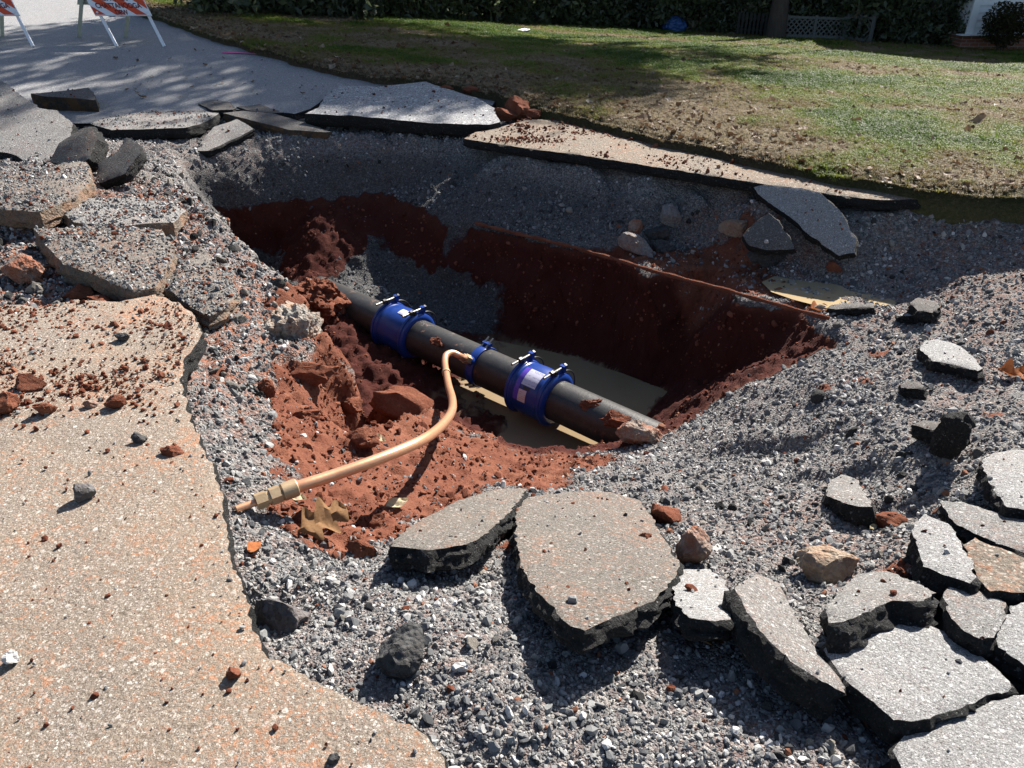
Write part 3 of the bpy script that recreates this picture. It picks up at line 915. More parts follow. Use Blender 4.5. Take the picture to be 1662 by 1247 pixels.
tint = np.clip(tint - .30 * fshade[idx], 0, .945)  # stones in the pit tinted darker as well, shade put into their colour
tint = np.where(RNG.random(k) < 0.012 + 0.05 * (dust[F].mean(1)[idx] > 0.7), 1.0, tint)
P[:, 2] += size * 0.12
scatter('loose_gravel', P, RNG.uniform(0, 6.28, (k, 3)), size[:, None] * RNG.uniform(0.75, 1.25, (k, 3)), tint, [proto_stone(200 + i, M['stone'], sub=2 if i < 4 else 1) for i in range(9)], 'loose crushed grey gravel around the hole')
n_grav = k
# red crumbs on clay and scattered over the left side
pave_band = np.zeros(len(fc))
w = 2300 * np.minimum(1, (2.6 / np.maximum(fdep, .6)) ** 1.2) * smooth(0.3, 0.7, fclay) * np.clip(0.5 + 1.6 * dn2, 0.05, 1.6) * f_open * np.where(shade_wall, 0.15, 1)
leftzone = smooth(-0.5, -1.3, fc[:, 0]) * smooth(2.7, 3.3, fc[:, 1]) * smooth(7, 6, fc[:, 1])
w = w + 420 * leftzone * np.clip(0.3 + 2.5 * dn1, 0, 1.5) * f_open + (30 + 260 * np.clip(fbm(fc, 1.7, 3, 88) - .12, 0, 1)) * f_open * (fc[:, 1] < 5.6)
P, idx = sample(w)
k1 = len(P)
size = np.minimum(np.exp(RNG.normal(math.log(0.0062), 0.6, k1)), 0.03)
# on the near pavement: a band of fallen clay, thinning out to single crumbs
pv = np.stack([RNG.uniform(-3.6, 0.3, 60000), RNG.uniform(0.9, 4.2, 60000)], 1)
vx, vy = to_px(np.c_[pv, np.zeros(len(pv))])
dens = 0.022 + 0.85 * smooth(700, 600, vy + 60 * fbm(np.c_[pv, pv[:, :1] * 0], 2.5, 3, 91)) * np.clip(0.45 + 1.2 * fbm(np.c_[pv, pv[:, :1] * 0], 3.5, 3, 92), 0, 1)
keep = (poly_sdf(pv, [at_z(px, py, 0) for px, py in PAVE]) < -0.02) & (RNG.random(len(pv)) < dens) & (vx > -200)
pv = pv[keep]
k2 = len(pv)
s2 = np.minimum(np.exp(RNG.normal(math.log(0.0042), 0.6, k2)), 0.02)
P = np.vstack([P, np.c_[pv, 0.004 + s2 * 0.2]])
size = np.r_[size, s2]
k = len(P)
scatter('clay_crumbs', P, RNG.uniform(0, 6.28, (k, 3)), size[:, None] * RNG.uniform(0.7, 1.3, (k, 3)), np.clip(RNG.normal(0.5, 0.22, k), 0, 1), [proto_stone(300 + i, M['crumb'], cuts=5, rough=0.35, squash=(1, .9, .75)) for i in range(6)], 'red clay crumbs spilled over the hole edge and pavement')
# small grey chippings on the pavement
pv = np.stack([RNG.uniform(-3.6, 0.3, 9000), RNG.uniform(0.9, 4.2, 9000)], 1)
pin = poly_sdf(pv, [at_z(px, py, 0) for px, py in PAVE])
vx, vy = to_px(np.c_[pv, np.zeros(len(pv))])
keep = (pin < -0.01) & (RNG.random(len(pv)) < 0.05 + 0.7 * smooth(-0.10, -0.01, pin) + 0.7 * smooth(640, 540, vy))
pv = pv[keep]; k = len(pv)
s2 = np.minimum(np.exp(RNG.normal(math.log(0.005), 0.5, k)), 0.016)
scatter('stone_chips', np.c_[pv, 0.004 + s2 * 0.25], RNG.uniform(0, 6.28, (k, 3)), s2[:, None] * RNG.uniform(0.7, 1.3, (k, 3)), np.clip(RNG.normal(0.5, 0.25, k), 0, 0.95), [proto_stone(340 + i, M['stone']) for i in range(5)], 'grey stone chips scattered on the near pavement')
# crumbs and chips lying on the dusty strip
sv = np.stack([RNG.uniform(-0.6, 3.4, 26000), RNG.uniform(5.2, 9.0, 26000)], 1)
keep = (poly_sdf(sv, [at_z(px, py, 0) for px, py in STRIP]) < -0.02) & (RNG.random(len(sv)) < np.clip(0.25 + fbm(np.c_[sv, sv[:, :1] * 0], 3, 3, 95), 0.03, 0.9) * smooth(3.2, 0.5, sv[:, 0]))
sv = sv[keep]; k = len(sv)
s2 = np.minimum(np.exp(RNG.normal(math.log(0.0085), 0.55, k)), 0.032)
scatter('strip_crumbs', np.c_[sv, rise(sv[:, 1]) + 0.006 + s2 * 0.2], RNG.uniform(0, 6.28, (k, 3)), s2[:, None] * RNG.uniform(0.7, 1.3, (k, 3)), np.clip(RNG.normal(0.55, 0.25, k), 0, 1), [proto_stone(360 + i, M['crumb'], cuts=5, rough=0.3) for i in range(5)], 'brown crumbs lying on the dusty strip beside the grass')

# broken-off asphalt bits between the slabs and over the left bank
M['bit'] = mat_tint('asphalt_bit', [(0.0, (0.012, 0.012, 0.013)), (0.55, (0.045, 0.044, 0.043)), (0.8, (0.17, 0.16, 0.145)), (1.0, (0.30, 0.27, 0.23))], 0.9, 50, 0.8, 0.2)
w = (60 * smooth(1100, 1300, fx) * smooth(780, 900, fy) + 190 * leftzone * np.clip(.6 + dn1, .1, 1.4) + 14) * f_open * (fc[:, 2] > -.7) * (1 - fclay)
P, idx = sample(w)
k = len(P)
size = np.minimum(np.exp(RNG.normal(math.log(.017), .45, k)), .055)
P[:, 2] += size * .1
scatter('asphalt_rubble', P, RNG.uniform(0, 6.28, (k, 3)), size[:, None] * RNG.uniform(.7, 1.35, (k, 3)), np.clip(RNG.normal(.55, .28, k), 0, 1), [proto_stone(420 + i, M['bit'], sub=3, cuts=8, rough=.22, squash=(1, .8, .55)) for i in range(7)], 'small broken asphalt bits lying in the gravel')
# ------------------------------------------------------------------ slabs (photograph pixel, height above the ground)
G1 = 'broken asphalt slabs at the front right'
slab('largest grey-brown asphalt slab, five-sided, lying tilted between the clay slope and the front gravel',
     [(838, 822, .06), (862, 803, .05), (925, 800, .05), (990, 799, .05), (1038, 806, .06), (1055, 830, .07), (1078, 868, .09), (1101, 917, .12), (1097, 936, .13), (1062, 972, .16), (1005, 1005, .17), (950, 1032, .18), (925, 1010, .18), (880, 958, .17), (845, 908, .15), (837, 860, .10)], 0.070, 'top_brown', group=G1, seg=.02)
slab('clay-stained slab left of the largest slab with its front edge in shadow',
     [(636, 880, .13), (650, 862, .10), (690, 842, .07), (750, 812, .05), (812, 788, .03), (853, 790, .05), (848, 805, .07), (826, 832, .11), (785, 868, .14), (760, 888, .15), (700, 886, .15)], 0.082, 'top_brown', group=G1)
slab('rounded pale slab tucked against the right corner of the largest slab',
     [(1093, 935, .10), (1100, 922, .09), (1150, 923, .08), (1178, 945, .09), (1191, 980, .12), (1186, 1004, .14), (1152, 1013, .15), (1120, 1003, .15), (1094, 972, .13)], 0.066, 'top_pale', group=G1)
slab('long narrow slab tilted on its edge between the rounded slab and the wide pale slab',
     [(1190, 958, .17), (1206, 942, .17), (1232, 931, .14), (1262, 945, .09), (1295, 990, .09), (1332, 1052, .10), (1366, 1104, .10), (1369, 1124, .11), (1345, 1112, .13), (1290, 1068, .17), (1235, 1015, .19)], 0.098, 'top_grey', group=G1)
slab('widest pale slab in the lower right with a rounded shadow across its top',
     [(1335, 1048, .10), (1352, 1037, .10), (1405, 1032, .10), (1452, 1008, .09), (1492, 1006, .09), (1545, 1032, .09), (1600, 1062, .10), (1642, 1100, .11), (1640, 1112, .12), (1600, 1135, .12), (1555, 1158, .12), (1498, 1172, .13), (1452, 1160, .13), (1400, 1125, .12), (1362, 1088, .11)], 0.082, 'top_pale', group=G1)
slab('pale slab cut off by the bottom right corner below the widest slab',
     [(1452, 1210, .10), (1470, 1192, .10), (1510, 1178, .10), (1562, 1162, .10), (1606, 1142, .10), (1646, 1122, .10), (1740, 1110, .10), (1790, 1200, .10), (1760, 1300, .10), (1500, 1310, .10), (1470, 1250, .10)], 0.074, 'top_pale', group=G1)
slab('chunky slab with a thick black broken front above the widest slab',
     [(1338, 992, .15), (1352, 972, .13), (1392, 928, .08), (1440, 922, .07), (1478, 945, .10), (1515, 958, .14), (1498, 970, .16), (1442, 974, .16), (1420, 990, .17), (1372, 1004, .18), (1345, 1006, .17)], 0.094, 'top_grey', group=G1)
slab('blocky slab with dark left side between the widest slab and right edge pieces',
     [(1532, 962, .13), (1545, 953, .12), (1600, 958, .11), (1634, 976, .11), (1630, 998, .12), (1612, 1030, .14), (1596, 1036, .15), (1560, 1015, .15), (1540, 990, .14)], 0.098, 'top_grey', group=G1)
slab('slab cropped by the right edge just below the clay-flecked slab',
     [(1618, 1042, .13), (1620, 1018, .12), (1640, 985, .11), (1668, 972, .11), (1740, 990, .11), (1740, 1080, .12), (1668, 1076, .13)], 0.090, 'top_pale', group=G1)
slab('slab with tall dark left face and two red flecks near the cracked slab row',
     [(1482, 846, .13), (1500, 836, .12), (1542, 848, .12), (1558, 872, .12), (1576, 912, .14), (1582, 936, .15), (1572, 946, .15), (1530, 930, .15), (1498, 916, .15), (1487, 880, .14)], 0.107, 'top_pale', group=G1)
slab('clay-flecked pale slab at the right edge below the long crack',
     [(1567, 882, .12), (1580, 874, .11), (1662, 897, .11), (1750, 920, .11), (1750, 985, .13), (1668, 962, .13), (1608, 955, .14), (1586, 934, .14)], 0.082, 'strip', group=G1)
slab('grey slab above the long dark crack at the right edge',
     [(1523, 826, .10), (1560, 818, .09), (1620, 822, .09), (1750, 830, .09), (1750, 925, .12), (1662, 893, .12), (1600, 862, .12), (1550, 842, .11)], 0.074, 'top_grey', group=G1)
slab('bright slab cropped by the right edge beside the deep black gap',
     [(1592, 752, .11), (1612, 735, .10), (1655, 722, .10), (1750, 715, .10), (1750, 830, .12), (1668, 822, .13), (1632, 815, .13), (1606, 782, .12)], 0.074, 'top_pale', group=G1)
slab('grey chunk leaning upright over the black gap near the right edge',
     [(1519, 722, .05), (1524, 706, .10), (1540, 672, .24), (1552, 664, .26), (1572, 668, .26), (1580, 684, .22), (1578, 706, .12), (1562, 726, .05), (1540, 730, .03)], 0.074, 'top_dark', group=G1)
slab('thin dark slab edge wedged behind the upright leaning chunk',
     [(1480, 688, .09), (1500, 680, .09), (1530, 684, .09), (1548, 694, .09), (1540, 702, .10), (1500, 696, .10)], 0.074, 'top_dark', group=G1)
slab('long pale slab lying alone on the right gravel near the brown leaf',
     [(1492, 566, .08), (1500, 553, .08), (1522, 548, .07), (1552, 556, .06), (1580, 578, .06), (1594, 596, .07), (1588, 603, .08), (1550, 592, .08), (1515, 582, .09)], 0.066, 'top_pale', group=G1)
slab('half buried slab with a black front beside orange clay on the right bank',
     [(1342, 800, .06), (1346, 780, .05), (1368, 768, .03), (1392, 778, .05), (1412, 806, .08), (1415, 822, .10), (1396, 822, .10), (1366, 812, .09)], 0.090, 'top_grey', group=G1)
slab('dark flat piece lying at the near side of the bright puddle',
     [(1345, 499, .05), (1352, 493, .05), (1385, 491, .05), (1416, 491, .05), (1419, 498, .06), (1400, 500, .06), (1360, 501, .06)], 0.057, 'top_dark', group=G1, seg=.015)
slab('dark piece behind the small pale topped chunk right of the puddle',
     [(1478, 490, .10), (1490, 484, .10), (1515, 488, .09), (1526, 498, .09), (1512, 508, .10), (1490, 505, .11)], 0.074, 'top_dark', group=G1, seg=.015)
slab('small pale topped chunk right of the puddle with black front',
     [(1453, 511, .06), (1470, 505, .05), (1492, 501, .05), (1508, 508, .06), (1504, 512, .07), (1480, 512, .07)], 0.061, 'top_pale', group=G1, seg=.015)
slab('small black cube shaped block standing alone on the right gravel',
     [(1460, 624, .07), (1468, 618, .07), (1490, 619, .07), (1500, 625, .07), (1496, 629, .07), (1464, 629, .07)], 0.061, 'top_dark', group=G1, seg=.015)
G2 = 'broken asphalt slabs at the back left'
slab('big grey slab leaning up at the far left edge of the photo',
     [(-70, 100, .50), (0, 128, .44), (30, 146, .37), (62, 172, .28), (98, 195, .18), (124, 212, .12), (104, 238, .07), (76, 262, .03), (20, 252, .04), (-80, 240, .06)], .10, 'top_grey', group=G2, seg=.05, jit=.03)
slab('black block with a brown lower layer standing behind the leaning grey slab',
     [(50, 152, .20), (60, 148, .21), (100, 146, .22), (143, 143, .22), (152, 150, .21), (154, 160, .20), (120, 160, .19), (70, 160, .19)], .24, 'top_dark', side='side_brown', group=G2, seg=.05)
slab('long flat slab along the far lip with a dark front edge at the left',
     [(145, 199, .09), (170, 192, .08), (235, 185, .07), (295, 178, .07), (330, 171, .08), (356, 179, .09), (350, 190, .10), (325, 205, .12), (300, 209, .12), (240, 206, .12), (180, 208, .11)], .11, 'top_grey', group=G2, grit=(700, 200), seg=.045, jit=.03)
slab('tilted thin slab hanging over the far left corner of the hole',
     [(318, 240, .04), (330, 222, .06), (348, 205, .09), (386, 196, .11), (412, 206, .12), (385, 222, .09), (338, 252, .04)], .08, 'top_grey', group=G2, seg=.04)
slab('short dark slab end on the far road beside the long lip slab',
     [(322, 167, .10), (345, 163, .10), (372, 163, .10), (382, 174, .11), (378, 179, .11), (345, 177, .11)], .10, 'top_dark', group=G2, seg=.04)
slab('long dark slab with an orange underside sagging over the far wall',
     [(362, 183, .10), (392, 179, .10), (440, 184, .09), (500, 199, .07), (538, 211, .05), (528, 219, .05), (470, 209, .07), (400, 194, .10)], .11, 'top_dark', side='side_brown', group=G2, seg=.04)
slab('small dark slab end tucked between the far road and sagging slab',
     [(384, 172, .09), (420, 169, .09), (462, 176, .08), (470, 184, .08), (440, 182, .09), (400, 179, .09)], .08, 'top_dark', group=G2, seg=.04)
slab('broad bluish grey slab in tree shade at the middle of the far lip',
     [(495, 184, .16), (515, 172, .16), (532, 152, .16), (552, 139, .16), (620, 135, .16), (690, 131, .16), (735, 147, .16), (772, 161, .16), (802, 178, .16), (810, 192, .17), (795, 199, .17), (700, 200, .17), (620, 194, .17), (540, 189, .17)], .13, 'top_coarse', group=G2, seg=.055, jit=.03)
slab('thick clay-coated slab in the middle of the left bank',
     [(56, 370, .12), (100, 362, .11), (180, 364, .10), (262, 372, .09), (284, 398, .10), (268, 440, .13), (247, 463, .15), (215, 470, .16), (152, 440, .16), (104, 420, .15), (76, 398, .14)], .12, 'top_brown', side='side_dirt', group=G2, grit=(3600, 700), relief=.012, seg=.03)
slab('grey slab behind the thick clay-coated slab on the left bank',
     [(98, 338, .12), (142, 318, .10), (215, 316, .09), (270, 322, .08), (300, 338, .09), (282, 358, .11), (200, 362, .13), (118, 356, .13)], .10, 'top_grey', side='side_dirt', group=G2, grit=(3600, 700), relief=.012, seg=.03)
slab('cracked slab at the pavement tip with a black gap under it',
     [(262, 462, .07), (290, 424, .05), (330, 404, .04), (372, 440, .05), (386, 470, .06), (368, 502, .09), (338, 512, .10), (312, 496, .09)], .09, 'top_brown', side='side_dirt', group=G2, grit=(3600, 700), relief=.012, seg=.03)
slab('rough broken slab lying below the leaning grey slab at left',
     [(-60, 290, .12), (0, 282, .12), (62, 268, .12), (140, 260, .12), (147, 284, .14), (122, 318, .16), (62, 340, .18), (0, 334, .17), (-60, 330, .16)], .13, 'top_brown', side='side_dirt', group=G2, grit=(3600, 700), relief=.014, seg=.035)
slab('dark slab standing on end among the left rubble',
     [(148, 292, .03), (160, 264, .12), (186, 240, .24), (207, 225, .30), (224, 234, .30), (227, 248, .26), (200, 280, .12), (170, 302, .02)], .09, 'top_dark', group=G2, seg=.03)
slab('pinkish slab chunk leaning beside the dark upended slab',
     [(80, 262, .05), (95, 232, .18), (128, 205, .32), (152, 208, .33), (158, 226, .28), (140, 256, .14), (118, 272, .05)], .12, 'top_brown', group=G2, seg=.03)
slab('small flat grey flake on the left bank below the rough slab',
     [(16, 334, .05), (36, 326, .05), (60, 340, .05), (66, 348, .05), (40, 350, .06)], .04, 'top_pale', group=G2, seg=.03)
G3 = 'broken asphalt slabs on the right bank shelf'
slab('large slab resting tilted on the right bank below the dusty strip',
     [(1222, 305, 0, -.02), (1240, 298, 0, .02), (1300, 304, 0, .035), (1330, 314, 0, .01), (1362, 340, 0, -.06), (1388, 388, 0, -.205), (1387, 409, 0, -.273), (1362, 413, 0, -.297), (1318, 385, 0, -.24), (1282, 352, 0, -.151), (1248, 330, 0, -.10)], .09, 'top_pale', group=G3, seg=.03)
slab('triangular slab leaning in front of the large right bank slab',
     [(1206, 384, 0, -.285), (1224, 362, 0, -.19), (1246, 344, 0, -.113), (1262, 358, 0, -.16), (1284, 390, 0, -.263), (1290, 404, 0, -.31), (1250, 406, 0, -.33), (1216, 398, 0, -.32)], .10, 'top_dark', group=G3, seg=.03)

# ------------------------------------------------------------------ rocks and clods
RSEED = [500]
def rock(name, label, cat, px, py, wpx, hpx, mat, group=None, tilt=0.0, depth=0.8, cuts=12, rough=0.24, sub=4, lift=0.0, sink=0.25, yaw=None, zbase=None):
    RSEED[0] += 1
    rg = np.random.default_rng(RSEED[0])
    p = ghit(px, py + hpx * 0.35) if zbase is None else at_z(px, py + hpx * .35, zbase)
    onp = poly_sdf(p[None], [at_z(a, b, 0) for a, b in PAVE])[0] < 0
    if onp: p = at_z(px, py + hpx * 0.35, 0.0)
    dep = p[1] * CP - (p[2] - CAM_H) * SP
    sx = wpx * dep / FPX / 2
    sz = hpx * dep / FPX / 2 * 1.02
    bm = bmesh.new()
    bmesh.ops.create_icosphere(bm, subdivisions=sub, radius=1.0)
    V_ = np.array([v.co[:] for v in bm.verts])
    for k in range(cuts):
        n = rg.normal(size=3); n /= np.linalg.norm(n)
        h = rg.uniform(0.45, 0.8)
        d = V_ @ n - h
        V_ = V_ - np.maximum(d, 0)[:, None] * n * 0.95
    V_ = V_ / np.abs(V_).max(0)
    V_ = V_ * (1 + rough * fbm(V_, 2.0, 4, RSEED[0]) + rough * 0.55 * fbm(V_, 6, 4, RSEED[0] + 3, .65))[:, None]
    V_ = V_ * np.array([sx, (sx * sz) ** .5 * depth, sz])
    for v, c in zip(bm.verts, V_): v.co = c
    me = bpy.data.meshes.new(name)
    bm.to_mesh(me); bm.free()
    me.materials.append(M[mat])
    me.polygons.foreach_set('use_smooth', np.ones(len(me.polygons), bool))
    me.set_sharp_from_angle(angle=R(28))
    o = link_mesh(name, me)
    o.location = (p[0], p[1], p[2] + sz * (1 - 2 * sink) + lift)
    o.rotation_euler = (0, R(tilt), rg.uniform(-.4, .4) if yaw is None else yaw)
    tag(o, label, cat, group)
    return o
RG = 'loose rocks around the hole'
rock('asphalt_lump', 'dark asphalt lump alone on the tan pavement with a sharp shadow', 'asphalt lump', 139, 797, 36, 40, 'rock_grey2', RG, cuts=9, sink=.1)
rock('asphalt_lump', 'small black lump on the pavement by the orange clay smear', 'asphalt lump', 226, 712, 26, 18, 'rock_dark', RG, sink=.1)
rock('asphalt_lump', 'small dark lump on the pavement near the cracked tip slab', 'asphalt lump', 200, 548, 26, 18, 'rock_dark', RG, sink=.1)
rock('stone', 'white stone at the left edge of the near pavement', 'stone', 19, 1066, 26, 30, 'rock_white', RG, sink=.15, tilt=20)
rock('stone', 'small black stone at the bottom of the tan pavement', 'stone', 541, 1230, 22, 18, 'rock_dark', RG, sink=.15)
rock('asphalt_lump', 'black jagged lump sunk in the front gravel', 'asphalt lump', 655, 1042, 92, 96, 'rock_dark', RG, cuts=10, rough=.25, sink=.25)
rock('asphalt_lump', 'grey lump over a black hollow at the pavement edge', 'asphalt lump', 455, 985, 100, 84, 'rock_grey2', RG, cuts=8, rough=.22, sink=.28)
rock('rock', 'flat topped brown stony block on the front right gravel', 'rock', 1344, 914, 102, 56, 'rock_tan', RG, cuts=9, sink=.15)
rock('clay_boulder', 'red clay boulder behind the corner of the largest slab', 'clay boulder', 1077, 828, 58, 50, 'clay', RG, cuts=7, rough=.2)
rock('rock', 'pointed pebbly rock below the red clay boulder', 'rock', 1123, 884, 56, 76, 'rock_mix', RG, cuts=8, rough=.22, sink=.2)
rock('rock', 'round clay-coated rock near the left edge of the rubble', 'rock', 36, 428, 78, 62, 'rock_mix', RG, cuts=6)
rock('rock', 'tan outcrop overhanging the hole at the left bank', 'rock', 474, 512, 88, 110, 'rock_grey3', RG, cuts=9, rough=.42, sink=.5, sub=5, depth=1.3)
rock('rock', 'grey boulder in shade under the left bank beside the buried pipe', 'rock', 540, 520, 56, 84, 'rock_grey', RG, cuts=12, rough=.3, zbase=-1.40, sink=.3)
rock('rock', 'brown oblong rock on the right bank left of the triangular slab', 'rock', 1186, 372, 50, 30, 'rock_tan', RG, cuts=8, tilt=-12, sink=.15)
rock('rock', 'long grey rock slanting at the top of the clay ledge', 'rock', 1030, 398, 72, 34, 'rock_grey', RG, cuts=8, tilt=32, sink=.2)
rock('rock', 'pale angular rock topmost of the pile on the right bank', 'rock', 1090, 350, 44, 38, 'rock_grey', RG, cuts=9, sink=.2)
rock('rock', 'dark rock in the middle of the right bank pile', 'rock', 1066, 376, 40, 30, 'rock_dark', RG, cuts=7)
rock('rock', 'small brownish rock left in the right bank pile', 'rock', 1030, 368, 30, 28, 'rock_mix', RG, cuts=7)
rock('rock', 'dark flat rock at the foot of the right bank pile', 'rock', 1074, 400, 42, 24, 'rock_dark', RG, cuts=7, tilt=15)
rock('rock', 'dark lump under the triangular slab on the right bank', 'rock', 1252, 412, 92, 34, 'rock_dark', RG, cuts=7, rough=.2)
rock('clay_boulder', 'small upright clay lump standing on the clay ledge', 'clay boulder', 1131, 447, 16, 24, 'clay', RG, sink=.1)
rock('clay_boulder', 'reddish lump at the right end of the puddle bank', 'clay boulder', 1352, 432, 28, 22, 'clay', RG)
rock('gravel_clump', 'stony grey clump burying the right end of the pipe', 'rock', 1035, 703, 66, 46, 'rock_mix', RG, cuts=5, rough=.3, lift=.02)
rock('stone', 'white stone in the front gravel right of the black lump', 'stone', 745, 1080, 28, 20, 'rock_white', RG)
CGp = 'red clay clods'
rock('clay_clod', 'large smooth red clod on the clay slope above the copper tube bend', 'clay clod', 655, 642, 112, 52, 'clay', CGp, tilt=24, cuts=7, rough=.16, sink=.4)
rock('clay_clod', 'tall orange clod in the left bank gravel beside the slope', 'clay clod', 432, 626, 28, 42, 'clay', CGp, tilt=15)
rock('clay_clod', 'broad red clod at the top of the clay slope under the outcrop', 'clay clod', 505, 598, 84, 40, 'clay', CGp, rough=.28, sink=.4)
rock('clay_clod', 'lumpy clod in the middle of the clay slope', 'clay clod', 565, 650, 60, 36, 'clay', CGp, rough=.3, sink=.4)
rock('clay_clod', 'clod on the clay slope left of the tube shadow', 'clay clod', 590, 700, 58, 34, 'clay', CGp, rough=.3, sink=.45)
rock('clay_clod', 'flattish clod on the clay slope near the left gravel', 'clay clod', 490, 668, 54, 32, 'clay', CGp, rough=.28, sink=.4)
rock('clay_clod', 'clod on the slope edge under the first bend of the copper tube', 'clay clod', 705, 690, 48, 30, 'clay', CGp, rough=.28, sink=.4)
rock('clay_clod', 'crumbly clod behind the large brown leaf', 'clay clod', 490, 838, 60, 36, 'clay', CGp, rough=.35, sink=.35)
rock('clay_clod', 'crumbly pinkish clod right of the large brown leaf', 'clay clod', 585, 880, 60, 40, 'clay', CGp, rough=.35, sink=.35)
rock('clay_clod', 'deep red clod against the clay-stained slab', 'clay clod', 612, 842, 44, 32, 'clay', CGp, rough=.3, sink=.35)
rock('clay_clod', 'tallest red clod on the far lip by the broad bluish slab', 'clay clod', 838, 182, 44, 44, 'clay', CGp, rough=.3, lift=.08)
rock('clay_clod', 'slanting orange clod at the left end of the dusty strip', 'clay clod', 822, 200, 44, 22, 'clay', CGp, tilt=20, lift=.1)
rock('clay_clod', 'flat red clod at the end of the dusty strip, right of the tall clod', 'clay clod', 868, 198, 34, 16, 'clay', CGp, lift=.1)
rock('clay_clod', 'red clod on the dusty strip closest to the grass edge', 'clay clod', 900, 184, 22, 16, 'clay', CGp, lift=.08)
rock('clay_clod', 'left red clod lying on the broad bluish slab', 'clay clod', 727, 158, 24, 13, 'clay', CGp, lift=.10)
rock('clay_clod', 'larger red clod on the right part of the broad bluish slab', 'clay clod', 770, 162, 36, 17, 'clay', CGp, lift=.10)
rock('clay_clod', 'red clod cut by the left edge in the clay band', 'clay clod', 10, 655, 48, 40, 'clay', CGp, sink=.2)
rock('clay_clod', 'red clod second from the left edge in the clay band', 'clay clod', 74, 662, 36, 28, 'clay', CGp, sink=.2)
rock('clay_clod', 'largest dark red clod of the left clay band', 'clay clod', 48, 618, 64, 30, 'clay', CGp, sink=.3)
rock('clay_clod', 'red clod at the right end of the left clay band', 'clay clod', 190, 652, 34, 26, 'clay', CGp, sink=.2)
rock('clay_clod', 'red clod with a long shadow in the middle of the clay band', 'clay clod', 147, 654, 26, 18, 'rock_mix', CGp, sink=.2)
rock('clay_clod', 'crumbled red clod on the pavement right of the black lump', 'clay clod', 278, 730, 40, 22, 'clay', CGp, rough=.35, sink=.3)
rock('clay_clod', 'small brick coloured clod alone on the front pavement', 'clay clod', 383, 1090, 26, 26, 'clay', CGp, sink=.2)
rock('clay_clod', 'red clod below the cracked slab on the left bank', 'clay clod', 170, 490, 62, 34, 'clay', CGp, rough=.3)
rock('clay_clod', 'dark clod under the thick clay-coated slab', 'clay clod', 128, 476, 54, 34, 'clay', CGp, rough=.3)
rock('clay_clod', 'red clods stuck on top of the largest slab', 'clay clod', 1042, 895, 24, 20, 'clay', CGp, lift=.075)
rock('clay_clod', 'orange clod in the gap beside the slab with two red flecks', 'clay clod', 1462, 932, 28, 40, 'clay', CGp)
rock('clay_clod', 'orange clay lump right of the half buried slab', 'clay clod', 1440, 838, 54, 36, 'clay', CGp, rough=.25, sink=.4)

gs, gc = [], []
for T, (ds, dc) in GRIT:
    ar = .5 * np.linalg.norm(np.cross(T[:, 1] - T[:, 0], T[:, 2] - T[:, 0]), axis=1)
    for dd, out in ((ds, gs), (dc, gc)):
        cl = np.clip(.8 + 1.6 * fbm(T.mean(1), 7, 3, 5), 0.05, 2.2)
        n = RNG.poisson(ar * dd * cl); i = np.repeat(np.arange(len(T)), n)
        u = RNG.random((len(i), 1)); v = RNG.random((len(i), 1)); f = (u + v > 1); u = np.where(f, 1 - u, u); v = np.where(f, 1 - v, v)
        out.append(T[i, 0] + u * (T[i, 1] - T[i, 0]) + v * (T[i, 2] - T[i, 0]))
gs, gc = np.vstack(gs), np.vstack(gc)
k = len(gs); sz = np.minimum(np.exp(RNG.normal(math.log(.0062), .5, k)), .024)
scatter('slab_gravel', gs + np.c_[np.zeros((k, 2)), sz * .2], RNG.uniform(0, 6.28, (k, 3)), sz[:, None] * RNG.uniform(.75, 1.25, (k, 3)), np.clip(RNG.normal(.52, .22, k), 0, .945), [proto_stone(380 + i, M['stone']) for i in range(5)], 'grey gravel lying on the broken slabs')
k = len(gc); sz = np.minimum(np.exp(RNG.normal(math.log(.006), .5, k)), .024)
scatter('slab_crumbs', gc + np.c_[np.zeros((k, 2)), sz * .2], RNG.uniform(0, 6.28, (k, 3)), sz[:, None] * RNG.uniform(.75, 1.25, (k, 3)), np.clip(RNG.normal(.5, .22, k), 0, 1), [proto_stone(390 + i, M['crumb'], cuts=5, rough=.35) for i in range(5)], 'red clay crumbs lying on the broken slabs')

rock('clay_clod', 'broad clay mass burying the left end of the pipe under the bank', 'clay clod', 524, 466, 92, 74, 'clay', CGp, rough=.5, zbase=-1.12, sink=.4, cuts=5, sub=5, depth=1.2)
rock('clay_clod', 'wide clay lump stuck on top of the pipe near its right end', 'clay clod', 958, 650, 34, 26, 'clay', CGp, rough=.6, zbase=-1.10, sink=.42)
rock('clay_clod', 'clay lump on the right end of the pipe against the stony clump', 'clay clod', 998, 676, 46, 26, 'clay', CGp, rough=.6, zbase=-1.08, sink=.42)
rock('clay_clod', 'small clay lump on the pipe just right of the first coupling', 'clay clod', 705, 550, 22, 16, 'clay', CGp, rough=.6, zbase=-1.06, sink=.42)

